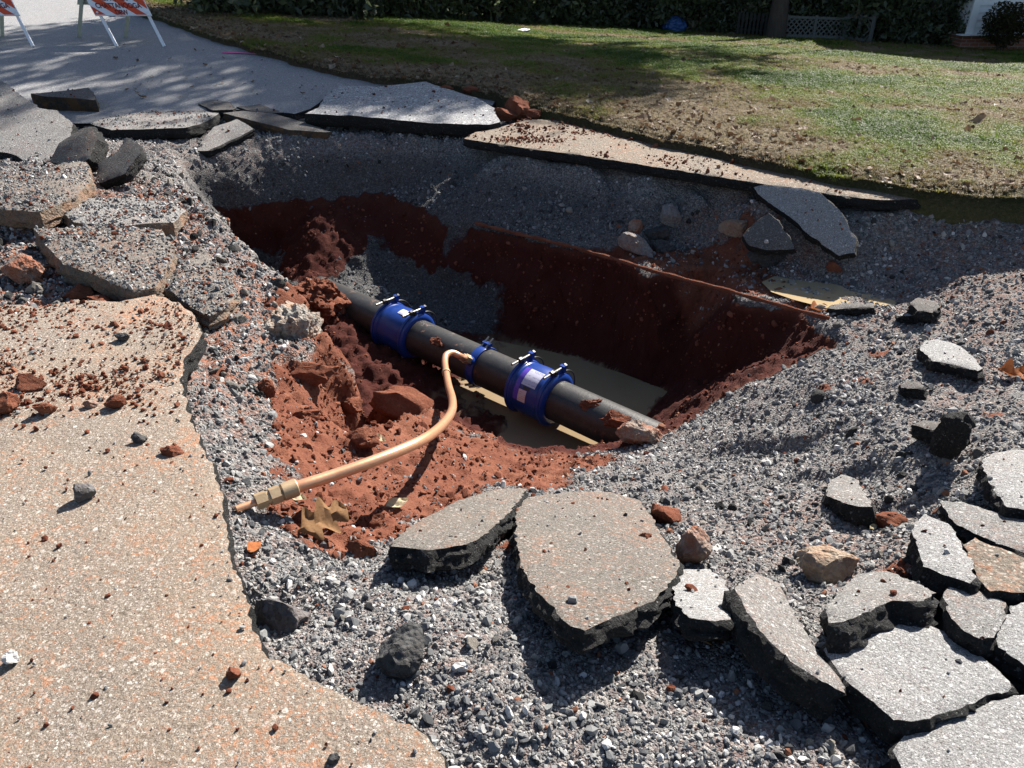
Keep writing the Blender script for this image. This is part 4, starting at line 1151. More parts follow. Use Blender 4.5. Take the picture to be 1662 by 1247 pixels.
# ------------------------------------------------------------------ clay ledge lip, water and puddle
led = [at_z(px, py, z) for px, py, z in CLAYTOP[4:]]
led = resample(np.array(led), 0.06)
mb = MB()
lp_ = led + np.stack([fbm(led, 5, 3, 7) * .012, fbm(led, 5, 3, 8) * .012, fbm(led, 6, 3, 9) * .006 + 0.014], 1)
mb.tube(lp_[10:], [0.016 + 0.004 * math.sin(i * 1.7) for i in range(len(lp_) - 10)], 8)
o = mb.build('clay_ledge', M['clay'], None, True)
tag(o, 'narrow hard clay lip along the top of the red wall', kind='structure')
N = NT('muddy_water', 0.12, 0.5)
c = N.mix(N.noise(2.5, 4), (0.20, 0.145, 0.085), (0.27, 0.205, 0.13))
M['water'] = N.out(c, N.bump(N.noise(9, 3), 0.06, 0.02))
wx = [at_z(px, py, -1.43) for px, py in [(690, 600), (700, 560), (780, 548), (900, 572), (1010, 606), (1100, 640), (1130, 690), (1010, 760), (860, 770), (720, 690)]]
mesh = mesh_from('water', wx, [tuple(range(len(wx)))], M['water'], None, False)
tag(mesh, 'muddy water lying on the bottom of the hole around the pipe', kind='structure')
N = NT('bright_puddle', 0.06, 0.6)
c = N.mix(N.noise(6, 4), (0.30, 0.22, 0.13), (0.42, 0.33, 0.2))
M['puddle'] = N.out(c, N.bump(N.noise(30, 3), 0.12, 0.01))
wx = [at_z(px, py, -0.545) for px, py in [(1236, 458), (1262, 446), (1330, 442), (1410, 450), (1480, 474), (1480, 504), (1400, 512), (1340, 500), (1286, 486), (1252, 474)]]
mesh = mesh_from('puddle', wx, [tuple(range(len(wx)))], M['puddle'], None, False)
tag(mesh, 'sunlit muddy puddle on the shelf above the clay wall', kind='structure')

# ------------------------------------------------------------------ water main with its couplings
PA, PB = at_z(545, 487, -1.17), at_z(1015, 700, -1.22)
PD = Vector(PB - PA).normalized()
def on_axis(px):
    ts = np.linspace(-0.5, 1.5, 4000)
    Q = PA + ts[:, None] * (PB - PA)
    x, y = to_px(Q)
    return Vector(Q[np.argmin(np.abs(x - px))])
UP = (Vector((0, 0, 1)) - PD * PD.z).normalized()
SD = PD.cross(UP)                                   # towards the camera side
if SD.y > 0: SD = -SD
def mat_pipe():
    N = NT('black_iron_pipe', 0.42, 0.5)
    P = N.geo()
    base = N.mix(N.noise(60, 4, 0.6, P), (0.012, 0.012, 0.013), (0.035, 0.034, 0.033))
    nm = N.n('NewGeometry').outputs['Normal']
    sx = N.n('SeparateXYZ'); N.l(nm, sx.inputs[0])
    dirt = N.ramp(N.math('ADD', N.noise(6, 6, 0.7, P), N.math('MULTIPLY', N.noise(45, 4, 0.7, P), 0.35)), [(0.78, 0.0), (0.9, 1.0)])
    base = N.mix(dirt, base, (0.20, 0.075, 0.035))
    dustm = N.math('MULTIPLY', N.ramp(N.noise(20, 5, 0.7, P), [(0.4, 0.0), (0.85, 0.3)]), 1.0)
    base = N.mix(dustm, base, (0.10, 0.09, 0.08))
    rg = N.mix(dirt, (0.40, 0.40, 0.40), (0.95, 0.95, 0.95))
    return N.out(base, N.bump(N.math('ADD', N.noise(120, 3, 0.6, P), N.math('MULTIPLY', dirt, 1.5)), 0.35, 0.004), N.sep(rg))
M['pipe'] = mat_pipe()
M['blue'] = mat_plain('blue_epoxy', (0.010, 0.038, 0.20), 0.30, 0, 0.2, 18, 0.5, 0.05)
M['steel'] = mat_plain('dull_bolt_steel', (0.25, 0.24, 0.22), 0.38, 0.9, 0.2, 60)
M['blacksteel'] = mat_plain('black_nut', (0.02, 0.02, 0.022), 0.45, 0.3, 0.2)
main = empty('iron_pipe', tuple(PA))
tag(main, 'black water pipe with blue repair couplings lying across the bottom of the hole', 'water pipe')
def under(mb, name, mat, parent, sm=True):
    """parts are built in world space; hang them under their thing"""
    o = mb.build(name, mat, parent, sm)
    par = parent
    off = Vector((0, 0, 0))
    while par is not None:
        off += par.location
        par = par.parent
    o.location = -off
    return o
L_ = (Vector(PB) - Vector(PA)).length
mb = MB()
mb.lathe(Vector(PA) - PD * 0.25, PD, [(0, 0.0), (0.0, 0.149)] + [(s, 0.149) for s in np.linspace(0.05, L_ + .65, 60)] + [(L_ + 0.70, 0.0)], 48)
under(mb, 'pipe', M['pipe'], main)
def bolt(c, axis, length, r=0.011):
    b = MB()
    b.tube([c - axis * length * .5, c + axis * length * .5], r, 10)
    return b
def coupling(x0, x1, name_label, labels):
    a, b = on_axis(x0), on_axis(x1)
    L = (b - a).length
    prof = [(-.004, .150), (-.004, .172), (.004, .190), (.012, .199), (.034, .202), (.050, .196), (.056, .187), (.064, .184), (.080, .190), (L / 2, .194), (L - .080, .190), (L - .064, .184), (L - .056, .187), (L - .050, .196), (L - .034, .202), (L - .012, .199), (L - .004, .190), (L + .004, .172), (L + .004, .150)]
    mb = MB(); mb.lathe(a, PD, prof, 56)
    cp = under(mb, 'coupling', M['blue'], main)
    for s in (.028, L - .028):
        c = a + PD * s
        # gasket ring, lug with bolt across the top
        g = MB(); g.lathe(c - PD * .010, PD, [(0, .199), (0, .207), (.020, .207), (.020, .199)], 48)
        under(g, 'clamp_band', M['blue'], cp)
        top = c + UP * .222 + (-SD) * .02
        lg = MB()
        Mx = Matrix((PD, -SD, UP)).transposed()
        lg.box(top + (-SD) * .060 + UP * -.004, (.040, .030, .050), Mx)
        under(lg, 'lug', M['blue'], cp, False)
        lg = MB(); lg.box(top + SD * .032 + UP * -.010, (.036, .026, .046), Mx)
        under(lg, 'lug', M['blacksteel'], cp, False)
        bt = bolt(top + UP * .006 + SD * .03, -SD, .25, .0095)
        under(bt, 'bolt', M['steel'], cp)
        for e0_, e1_ in ((.052, .078), (-.074, -.09)):
            nt = MB(); nt.tube([top + SD * e0_ + UP * .006, top + SD * e1_ + UP * .006], .021, 6)
            under(nt, 'nut', M['blacksteel'], cp, False)
        hd = MB()
        arc = [c + (UP * math.cos(t) + (-SD) * math.sin(t)) * (.214 + .03 * math.sin((t - .5) * 2.6)) for t in np.linspace(.5, 1.55, 9)]
        hd.tube(arc, .006, 8)
        under(hd, 'lifting_strap', M['blacksteel'], cp)
    # stickers wrapped on the sleeve
    for (s0, s1, a0, a1, mt, nm) in labels:
        V_, F_ = [], []
        n = 10
        for i in range(n + 1):
            t = a0 + (a1 - a0) * i / n
            d = UP * math.cos(t) + SD * math.sin(t)
            for s in (s0, s1):
                V_.append(a + PD * (L * s) + d * .1955)
        for i in range(n): F_.append((2 * i, 2 * i + 1, 2 * i + 3, 2 * i + 2))
        q = MB(); q.add(V_, F_)
        under(q, nm, M[mt], cp)
    return cp
def mat_sticker(name, col, ink, lines=55):
    N = NT(name, 0.4, 0.5)
    P = N.geo()
    mp = N.n('VectorMath', operation='DOT_PRODUCT'); N.l(P, mp.inputs[0]); mp.inputs[1].default_value = tuple(UP)
    st = N.math('SINE', N.math('MULTIPLY', mp.outputs['Value'], lines * 6.283))
    ln = N.ramp(st, [(0.45, 0.0), (0.6, 1.0)])
    br = N.ramp(N.noise(190, 2, 0.5, P), [(0.42, 0.0), (0.5, 1.0)])
    blk = N.ramp(N.noise(34, 2, 0.5, P), [(0.45, 0.0), (0.52, 1.0)])
    f = N.math('MULTIPLY', N.math('MULTIPLY', ln, br), N.math('MULTIPLY', blk, 0.7))
    return N.out(N.mix(f, col, ink))
M['sticker_white'] = mat_sticker('white_sticker', (0.50, 0.50, 0.62), (0.16, 0.16, 0.30))
M['sticker_violet'] = mat_sticker('violet_sticker', (0.09, 0.045, 0.40), (0.05, 0.03, 0.22))
M['sticker_red'] = mat_sticker('red_print_sticker', (0.55, 0.48, 0.50), (0.40, 0.06, 0.06), 70)
M['sticker_black'] = mat_plain('black_print', (0.02, 0.02, 0.03), 0.4)
coupling(630, 680, '', [(.52, .80, -.05, .30, 'sticker_white', 'label')])
c2 = coupling(845, 905, '', [(.38, .74, .18, .90, 'sticker_white', 'label'), (.26, .37, .18, 1.55, 'sticker_violet', 'label'), (.38, .58, 1.08, 1.55, 'sticker_red', 'label'), (.46, .62, .93, 1.04, 'sticker_black', 'label')])
# tapping saddle
sa = on_axis(783)
mb = MB(); mb.lathe(sa - PD * .035, PD, [(0, .150), (0, .160), (.01, .164), (.06, .164), (.07, .160), (.07, .150)], 48)
sad = under(mb, 'saddle_clamp', M['blue'], main)
bs_dir = (SD * math.sin(R(52)) + UP * math.cos(R(52))).normalized()
mb = MB(); mb.tube([sa + bs_dir * .155, sa + bs_dir * .195], .036, 20)
under(mb, 'outlet_boss', M['blue'], sad)
lg = MB()
Mx = Matrix((PD, -SD, UP)).transposed()
lg.box(sa + UP * .172 - SD * .055, (.075, .035, .03), Mx)
under(lg, 'lug', M['blue'], sad, False)
for s in (-.022, 0.022):
    b_ = bolt(sa + UP * .184 - SD * .055 + PD * s, (UP * .5 - SD * .85).normalized(), .10, .009)
    under(b_, 'bolt', M['steel'], sad)
    b_ = bolt(sa + bs_dir * 0 + SD * .14 - UP * .11 + PD * s, (UP * .3 + SD * .8).normalized(), .06, .010)
    under(b_, 'bolt', M['steel'], sad)

# ------------------------------------------------------------------ copper service tube
def ray_pt(px, py, near):
    """the point on a sight line nearest to a 3D point"""
    d = raydir(px, py); d = d / np.linalg.norm(d)
    o = np.array([0, 0, CAM_H])
    return o + d * ((np.asarray(near) - o) @ d)
def ray_sun(px, py, G):
    """the point on a sight line whose shadow falls on G"""
    d = raydir(px, py); d = d / np.linalg.norm(d)
    o = np.array([0, 0, CAM_H]); s = np.array(SUN)
    A = np.stack([d, -s], 1)
    t = np.linalg.lstsq(A, np.asarray(G) - o, rcond=None)[0]
    return o + d * t[0]
g1, g2 = ghit(620, 830), ghit(695, 705)
t1, t2 = ray_sun(690, 712, g1), ray_sun(735, 650, g2)
boss = sa + bs_dir * .195
e0 = ghit(392, 823, .03)
dB = float(np.linalg.norm(np.array(boss) - np.array([0, 0, CAM_H])))
def at_dist(px, py, D):
    d = raydir(px, py); d = d / np.linalg.norm(d)
    return np.array([0, 0, CAM_H]) + d * D
D1 = np.linalg.norm(t1 - np.array([0, 0, CAM_H])); D2 = np.linalg.norm(t2 - np.array([0, 0, CAM_H])); D0 = np.linalg.norm(e0 - np.array([0, 0, CAM_H]))
M['copper'] = None
N = NT('dusty_copper', 0.34, 0.5)
P_ = N.geo()
c = N.mix(N.noise(14, 5, 0.65, P_), (0.55, 0.25, 0.13), (0.72, 0.40, 0.24))
c = N.mix(N.math('MULTIPLY', N.ramp(N.noise(40, 4, 0.7, P_), [(0.45, 0.0), (0.75, 1.0)]), 0.6), c, (0.60, 0.40, 0.26))
M['copper'] = N.out(c, N.bump(N.noise(90, 3, 0.6, P_), 0.1, 0.003), None, 0.55)
N = NT('dusty_brass', 0.5, 0.5)
P_ = N.geo()
c = N.mix(N.noise(18, 5, 0.65, P_), (0.30, 0.20, 0.11), (0.50, 0.38, 0.24))
M['brass'] = N.out(c, N.bump(N.noise(120, 3, 0.6, P_), 0.2, 0.003), None, 0.5)
cpts = [(boss, None)]
path = [tuple(boss)]
path.append(tuple(boss + bs_dir * .05))
for px, py, D in [(748, 579, 5.56), (734, 573, 5.52), (724, 577, 5.46), (722, 588, 5.38), (724, 604, 5.2), (728, 626, 4.88), (734, 648, 4.46), (733, 668, 4.08), (717, 691, 3.66), (688, 713, 3.32), (645, 733, 3.16), (600, 751, 3.09), (540, 772, 3.04), (500, 785, 3.01), (476, 793, 3.0)]:
    path.append(tuple(at_dist(px, py, D)))
def catmull(P, n=8):
    P = [np.array(p, float) for p in P]
    P = [2 * P[0] - P[1]] + P + [2 * P[-1] - P[-2]]
    out = []
    for i in range(1, len(P) - 2):
        for k in range(n):
            t = k / n
            a, b, c, d = P[i - 1:i + 3]
            out.append(0.5 * ((2 * b) + (-a + c) * t + (2 * a - 5 * b + 4 * c - d) * t * t + (-a + 3 * b - 3 * c + d) * t ** 3))
    out.append(P[-2])
    return out
tube_pts = catmull(path, 8)
ct = empty('copper_tube', tuple(boss))
tag(ct, 'bent copper service tube running from the pipe clamp up over the red clay slope', 'copper tube')
mb = MB(); mb.tube(tube_pts, .0232, 18)
under(mb, 'tube', M['copper'], ct)
kk = 8 * 6
mb = MB(); mb.tube([tube_pts[kk], tube_pts[kk + 1]], .029, 16)
under(mb, 'clip_ring', M['brass'], ct)
mb = MB(); mb.tube([boss - bs_dir * .01, boss + bs_dir * .05], .038, 6)
mb.tube([boss + bs_dir * .05, boss + bs_dir * .085], .031, 18)
under(mb, 'flare_nut', M['brass'], ct, False)
q0, q1, q2, q3 = [Vector(at_dist(px, py, D)) for px, py, D in [(481, 791, 3.0), (446, 804, 2.99), (414, 816, 2.98), (383, 827, 2.96)]]
ax = (q2 - q0).normalized(); Lq = (q2 - q0).length
cpl = empty('coupling', (0, 0, 0)); cpl.parent = ct; cpl.location = q1 - Vector(boss)
mb = MB(); mb.lathe(q0, ax, [(-.004, .024), (-.004, .031), (0, .034), (.052, .034), (.056, .029), (.056, .02)], 24)
under(mb, 'collar', M['brass'], cpl)
mb = MB(); mb.tube([q0 + ax * .060, q0 + ax * .098], .034, 6); mb.tube([q0 + ax * .05, q0 + ax * .062], .026, 16)
under(mb, 'hex_nut', M['brass'], cpl, False)
mb = MB(); mb.tube([q0 + ax * .098, q0 + ax * (Lq * .72)], .026, 18)
under(mb, 'body', M['brass'], cpl)
mb = MB(); mb.tube([q0 + ax * (Lq * .72), q0 + ax * (Lq * .98)], .032, 6)
under(mb, 'hex_nut', M['brass'], cpl, False)
mb = MB(); mb.tube([q0 + ax * (Lq * .9), q3], .0135, 14)
under(mb, 'stub', M['copper'], ct)

# ------------------------------------------------------------------ fallen leaves lying round the hole
def leaf_mat(name, a, b):
    N = NT(name, 0.85, 0.12)
    P = N.geo()
    c = N.mix(N.noise(60, 4, 0.6, P), a, b)
    c = N.mix(N.math('MULTIPLY', N.ramp(N.noise(150, 3, .7, P), [(.5, 0.0), (.7, 1.0)]), .5), c, tuple(x * .45 for x in a))
    tr = N.n('BsdfTranslucent'); N.l(c, tr.inputs[0])
    mx = N.n('MixShader'); mx.inputs[0].default_value = .25
    N.out(c, N.bump(N.noise(90, 3, 0.6, P), .3, .003))
    N.l(N.b.outputs[0], mx.inputs[1]); N.l(tr.outputs[0], mx.inputs[2]); N.l(mx.outputs[0], N.t.nodes['Material Output'].inputs[0])
    return N.m
M['leaf_brown'] = leaf_mat('dry_brown_leaf', (0.16, 0.085, 0.04), (0.29, 0.17, 0.085))
M['leaf_pale'] = leaf_mat('dry_pale_leaf', (0.42, 0.34, 0.21), (0.56, 0.48, 0.33))
M['leaf_rust'] = leaf_mat('rusty_leaf', (0.26, 0.085, 0.03), (0.38, 0.15, 0.06))
def leaf(label, px, py, wpx, mat, lobes=3, rotz=0.0, tilt=(0.2, 0.1), curl=0.25, lift=0.01, aspect=.62, seed=0, name='oak_leaf'):
    rg = np.random.default_rng(seed + 77)
    p = ghit(px, py)
    dep = p[1] * CP - (p[2] - CAM_H) * SP
    L = wpx * dep / FPX
    n = 40
    t = np.linspace(0, 1, n)
    if lobes:
        wid = (0.16 + 0.30 * np.sin(math.pi * t ** .8) ** .7 * (0.55 + 0.45 * np.cos(2 * math.pi * lobes * t + 2.6))) * np.sqrt(np.clip(1 - t ** 8, 0, 1)) * np.clip(t * 6, .12, 1)
    else:
        wid = 0.5 * aspect * np.sin(math.pi * np.clip(t, 0.01, 1) ** .9) ** .8 + .01
    V_, F_ = [], []
    for i in range(n):
        for j, s in enumerate((-1, -.5, 0, .5, 1)):
            y = s * wid[i] * L
            x = (t[i] - .5) * L + abs(s) * wid[i] * L * (.25 if lobes else 0)
            z = curl * L * (abs(s) ** 2 * wid[i] * 1.4 + (t[i] - .5) ** 2 * .9) + L * .05 * math.sin(9 * t[i] + 3 * s + seed)
            V_.append((x, y, z))
    for i in range(n - 1):
        for j in range(4):
            F_.append((i * 5 + j, i * 5 + j + 1, i * 5 + 6 + j, i * 5 + 5 + j))
    m_ = MB(); m_.add(V_, F_)
    m_.tube([(-.5 * L, 0, curl * L * .22), (-.62 * L, .01 * L, curl * L * .3 + .002)], [.008 * L, .006 * L], 5)
    o = m_.build(name, M[mat], None, True)
    o.location = (p[0], p[1], p[2] + lift)
    o.rotation_euler = (tilt[0], tilt[1], rotz)
    tag(o, label, 'leaf', 'fallen leaves around the hole')
    return o
leaf('large brown oak leaf curled at the foot of the clay slope under the copper tube', 528, 872, 84, 'leaf_brown', 3, R(38), (.42, -.06), .04, .085, seed=1)
leaf('small yellowish leaf at the end of the copper tube shadow', 645, 823, 38, 'leaf_pale', 0, R(25), (.3, 0), .2, .02, .5, 2)
leaf('pale leaf under the brass coupling', 484, 812, 34, 'leaf_pale', 0, R(-20), (.2, .1), .3, .015, .45, 3)
leaf('crumpled brown leaf on the gravel below the rounded pale slab', 1146, 1043, 44, 'leaf_brown', 2, R(10), (.5, .2), .9, .02, .6, 4)
leaf('pale leaf in the gap beside the chunky black fronted slab', 1516, 1002, 34, 'leaf_pale', 2, R(60), (.2, .1), .3, .04, .6, 5)
leaf('pale curled leaf on the gravel beside the long narrow slab', 1306, 1148, 40, 'leaf_pale', 0, R(-50), (.5, .1), .5, .02, .4, 6)
leaf('orange brown shard of leaf at the pavement edge left of the oak leaf', 414, 896, 40, 'leaf_rust', 0, R(85), (.3, .3), .3, .02, .5, 7)
leaf('brown leaf on the right gravel beyond the lone pale slab', 1640, 612, 46, 'leaf_rust', 2, R(-15), (.3, .1), .4, .02, .6, 8)
leaf('orange leaf at the edge of the puddle shelf', 1328, 503, 34, 'leaf_rust', 2, R(5), (.1, .1), .2, .01, .6, 9)
leaf('pale leaf fragment on the clay slope above the tube', 618, 716, 24, 'leaf_pale', 0, R(-40), (.3, .1), .3, .015, .45, 10)
leaf('yellow leaf in the gap below the half buried slab', 1415, 862, 18, 'leaf_pale', 0, R(30), (.3, .1), .3, .02, .5, 11)

# ------------------------------------------------------------------ barricades on the road
def mat_panel():
    return mat_plain('barricade_white', (0.72, 0.74, 0.78), 0.5, 0, .08, 8)
M['white'] = mat_panel()
M['orange'] = mat_plain('barricade_orange', (0.62, 0.075, 0.02), 0.5, 0, .12, 10)
M['ink'] = mat_plain('dark_red_print', (0.14, 0.010, 0.010), 0.6)
M['post'] = mat_plain('weathered_white_wood', (0.42, 0.45, 0.38), 0.8, 0, .25, 14)
def make_barricade():
    fl, fr, rl, rr = at_rise(190, 76), at_rise(267, 76), at_rise(128, 60.5), at_rise(204, 59.5)
    base = (fl + fr + rl + rr) / 4
    root = empty('barricade', tuple(base))
    ux = Vector(fr - fl); wid = ux.length; ux.normalize()
    dep = base[1] * CP - (base[2] - CAM_H) * SP
    ppm = FPX / dep
    H = 80 / ppm / CP * .93
    apl = Vector((fl + rl) / 2) + Vector((0, 0, H)); apr = Vector((fr + rr) / 2) + Vector((0, 0, H))
    def board(a, b, w, t, name, mat, nrm):
        a, b = Vector(a), Vector(b)
        d = (b - a); L = d.length; d.normalize()
        s = d.cross(nrm).normalized(); n2 = s.cross(d).normalized()
        m_ = MB(); m_.box((a + b) / 2 , (w, t, L), Matrix((s, n2, d)).transposed())
        return under(m_, name, mat, root, False)
    fd = (apl - Vector(fl)).normalized()
    fn = ux.cross(fd).normalized()
    if fn.y > 0: fn = -fn
    rd = (apl - Vector(rl)).normalized()
    rn = ux.cross(rd).normalized()
    if rn.y < 0: rn = -rn
    board(Vector(fl), apl, .036, .030, 'leg', M['white'], fn); board(Vector(fr), apr, .036, .030, 'leg', M['white'], fn)
    board(Vector(rl) , apl - Vector((0, 0, .02)), .045, .035, 'leg', M['post'], rn); board(Vector(rr), apr - Vector((0, 0, .02)), .045, .035, 'leg', M['post'], rn)
    Lf = (apl - Vector(fl)).length
    ov = 7 / ppm
    # front panel
    o0 = Vector(fl) + fd * (Lf * .465) - ux * ov + fn * .030
    Wp, Hp = wid + 2 * ov, Lf * .46
    Mx = Matrix((ux, fd, fn)).transposed()
    m_ = MB(); m_.box(o0 + ux * Wp / 2 + fd * Hp / 2, (Wp, Hp, .02), Mx)
    pnl = under(m_, 'panel', M['white'], root, False)
    ns, sw = 5, Wp / 2.75
    for k in range(-2, 5):
        xs = k * sw + .01
        poly = [(xs, 0), (xs + sw * .5, 0), (xs + sw * .5 - Hp * 1.0, Hp), (xs - Hp * 1.0, Hp)]
        poly = [(x + sw * 1.0, y) for x, y in poly]
        # clip to the panel in x
        def clip(pl, val, keep_gt):
            out = []
            for i in range(len(pl)):
                a, b = pl[i], pl[(i + 1) % len(pl)]
                ia = (a[0] >= val) == keep_gt or a[0] == val; ib = (b[0] >= val) == keep_gt or b[0] == val
                if ia: out.append(a)
                if ia != ib:
                    t = (val - a[0]) / (b[0] - a[0]); out.append((val, a[1] + t * (b[1] - a[1])))
            return out
        poly = clip(clip(poly, .008, True), Wp - .008, False)
        if len(poly) < 3: continue
        q = MB(); q.add([o0 + ux * x + fd * (.012 + y * (Hp - .024) / Hp) + fn * .0125 for x, y in poly], [tuple(range(len(poly)))])
        under(q, 'stripe', M['orange'], pnl, False)
    for text, yc, h, nmx in (('CHATTANOOGA', .25, .098, .80), ('DPW', .025, .098, .22), ('CITY OF', .50, .098, .5)):
        cu = bpy.data.curves.new('lettering', 'FONT')
        cu.body = text; cu.size = 1.0; cu.align_x = 'CENTER'; cu.offset = .022
        to = bpy.data.objects.new('lettering', cu); COL.objects.link(to)
        bpy.context.view_layer.update()
        me = bpy.data.meshes.new_from_object(to)
        COL.objects.unlink(to)
        vv = np.array([v.co[:] for v in me.vertices])
        w = np.ptp(vv[:, 0]); hh = vv[:, 1].max()
        vv[:, 0] *= Wp * nmx / w; vv[:, 1] *= Hp * .165 / hh
        for v, c in zip(me.vertices, vv):
            v.co = o0 + ux * (Wp / 2 + c[0]) + fd * (Hp * yc + c[1]) + fn * .0145 - Vector(base)
        me.materials.append(M['ink'])
        lo = bpy.data.objects.new('lettering', me); COL.objects.link(lo); lo.parent = pnl
        lo.location = Vector(base) - Vector(base) - pnl.location - Vector((0, 0, 0)) if False else (Vector(base) - Vector(base))
        lo.location = -pnl.location - Vector(base) + Vector(base)
    for sx in (.07, .93):
        q = MB(); c = o0 + ux * Wp * sx + fd * Hp * .10
        q.tube([c + fn * .008, c + fn * .022], .014, 8)
        under(q, 'bolt', M['white'], pnl, False)
    Lr = (apl - Vector(rl)).length
    o1 = Vector(rl) + rd * (Lr * .60) - ux * ov + rn * .030
    m_ = MB(); m_.box(o1 + ux * Wp / 2 + rd * Lr * .2, (Wp, Lr * .42, .02), Matrix((ux, rd, rn)).transposed())
    under(m_, 'back_panel', M['post'], root, False)
    return root
bar = make_barricade()
tag(bar, 'striped barricade lettered CHATTANOOGA DPW, whole board in view on the far road', 'barricade', 'barricades closing the road')
def copy_tree(o, parent=None):
    c = o.copy(); COL.objects.link(c)
    if parent is not None: c.parent = parent
    for ch in list(o.children): copy_tree(ch, c)
    return c
bar2 = copy_tree(bar)
bar2.location = Vector(bar.location) + Vector(at_rise(54, 76) - at_rise(267, 76))
bar2['label'] = 'striped barricade cut by the left edge showing only the end of its lettering'

# ------------------------------------------------------------------ lawn cover: grass tufts and dry leaves
M['grass'] = mat_tint('grass_blade', [(0.0, (0.06, 0.11, 0.012)), (0.35, (0.15, 0.195, 0.025)), (0.6, (0.21, 0.19, 0.06)), (0.8, (0.22, 0.165, 0.09)), (1.0, (0.32, 0.26, 0.17))], 0.6, 8, 0, 0.3, .45)
M['dryleaf'] = mat_tint('lawn_leaf', [(0.0, (0.05, 0.028, 0.015)), (0.5, (0.15, 0.085, 0.045)), (0.85, (0.24, 0.16, 0.10)), (1.0, (0.36, 0.29, 0.22))], 0.65, 20, 0, 0.3, .2)
def proto_tuft(seed):
    rg = np.random.default_rng(seed)
    V_, F_ = [], []
    for b in range(16):
        a = rg.uniform(0, 6.28); r0 = rg.uniform(0, .035); ln = rg.uniform(.5, 1.1) * .05; le = rg.uniform(.1, 1.0)
        d = np.array([math.cos(a), math.sin(a), 0]); sdv = np.array([-math.sin(a), math.cos(a), 0])
        o = np.array([math.cos(a * 2.3), math.sin(a * 2.3), 0]) * r0
        w = .0022
        p1 = o + np.array([0, 0, ln * .6]) + d * ln * le * .35; p2 = o + np.array([0, 0, ln * (1 - .45 * le)]) + d * ln * le
        n = len(V_)
        V_ += [o - sdv * w, o + sdv * w, p1 - sdv * w * .8, p1 + sdv * w * .8, p2]
        F_ += [(n, n + 1, n + 3, n + 2), (n + 2, n + 3, n + 4)]
    me = bpy.data.meshes.new('tuft'); me.from_pydata([tuple(v) for v in V_], [], F_); me.materials.append(M['grass'])
    return bpy.data.objects.new('tuft', me)
def proto_leaf(seed):
    rg = np.random.default_rng(seed)
    t = np.linspace(0, 1, 6)
    wd = .32 * np.sin(math.pi * np.clip(t, .04, .97)) * (1 + .35 * np.sin(9 * t + seed))
    V_, F_ = [], []
    c = rg.uniform(.2, .9)
    for i in range(6):
        for s in (-1, 0, 1):
            V_.append(((t[i] - .5), s * wd[i], c * (abs(s) * wd[i] * .8 + (t[i] - .5) ** 2) + rg.uniform(-.04, .04)))
    for i in range(5):
        for j in range(2): F_.append((i * 3 + j, i * 3 + j + 1, i * 3 + 4 + j, i * 3 + 3 + j))
    me = bpy.data.meshes.new('leaf'); me.from_pydata(V_, [], F_); me.materials.append(M['dryleaf'])
    return bpy.data.objects.new('leaf', me)
LVF = LV[1:].reshape(-1, 3)
q = LV
qa, qb, qc, qd = q[:-1, :-1], q[:-1, 1:], q[1:, 1:], q[1:, :-1]
Q4 = np.stack([qa, qb, qc, qd], 2)[1:].reshape(-1, 4, 3)
lc = Q4.mean(1)
lar = 0.5 * np.linalg.norm(np.cross(Q4[:, 2] - Q4[:, 0], Q4[:, 3] - Q4[:, 1]), axis=1)
lx, ly = to_px(lc)
ldep = lc[:, 1] * CP - (lc[:, 2] - CAM_H) * SP
lin = (lx > -250) & (lx < W0 + 350) & (ly > -60) & (ly < H0) & (lc[:, 1] > 2) & (ldep < 32)
def lawn_sample(w):
    n = RNG.poisson(w * lar * lin)
    idx = np.repeat(np.arange(len(lar)), n)
    r1, r2 = RNG.random((2, len(idx), 1))
    k = Q4[idx]
    return (k[:, 0] * (1 - r1) + k[:, 1] * r1) * (1 - r2) + (k[:, 3] * (1 - r1) + k[:, 2] * r1) * r2, idx
edge_d = np.minimum(line_dist(lc, EDGE), 40)
P, idx = lawn_sample(2000 * np.minimum(1, (7.5 / np.maximum(ldep, 3)) ** 1.7))
gn = fbm(P * np.array([1, 1, 0]), .55, 3, 101) + .7 * fbm(P * np.array([1, 1, 0]), 2.2, 3, 102)
ed_ = np.minimum(line_dist(P, EDGE), 40)
lft = smooth(2.0, -1.0, P[:, 0])
dry = np.clip(.40 - gn * 1.05 + .55 * smooth(1.4, .1, ed_) + .35 * lft * smooth(7, 2, ed_) + RNG.normal(0, .13, len(P)), 0, 1)
hg = np.clip(1.05 - .45 * dry, .4, 1.1) * RNG.uniform(.7, 1.25, len(P)) * np.clip(ldep[idx] / 8, 1, 2.2) ** .5
keep = RNG.random(len(P)) < np.clip(1.15 - .6 * dry, .3, 1)
P, dry, hg = P[keep], dry[keep], hg[keep]
k = len(P)
scatter('grass', P, np.c_[RNG.normal(0, .15, (k, 2)), RNG.uniform(0, 6.28, k)], hg[:, None] * np.array([1.3, 1.3, .85]), dry, [proto_tuft(700 + i) for i in range(6)], 'patchy green and straw coloured lawn grass')
P, idx = lawn_sample((55 * np.minimum(1, (8 / np.maximum(ldep, 3)) ** .8) + 120 * smooth(1.6, .1, edge_d)))
k = len(P)
P[:, 2] += .012
scatter('fallen_leaves', P, np.c_[RNG.normal(0, .5, (k, 2)), RNG.uniform(0, 6.28, k)], np.exp(RNG.normal(math.log(.05), .4, k)), np.clip(RNG.normal(.5, .28, k), 0, 1), [proto_leaf(720 + i) for i in range(6)], 'dry brown leaves strewn over the lawn')
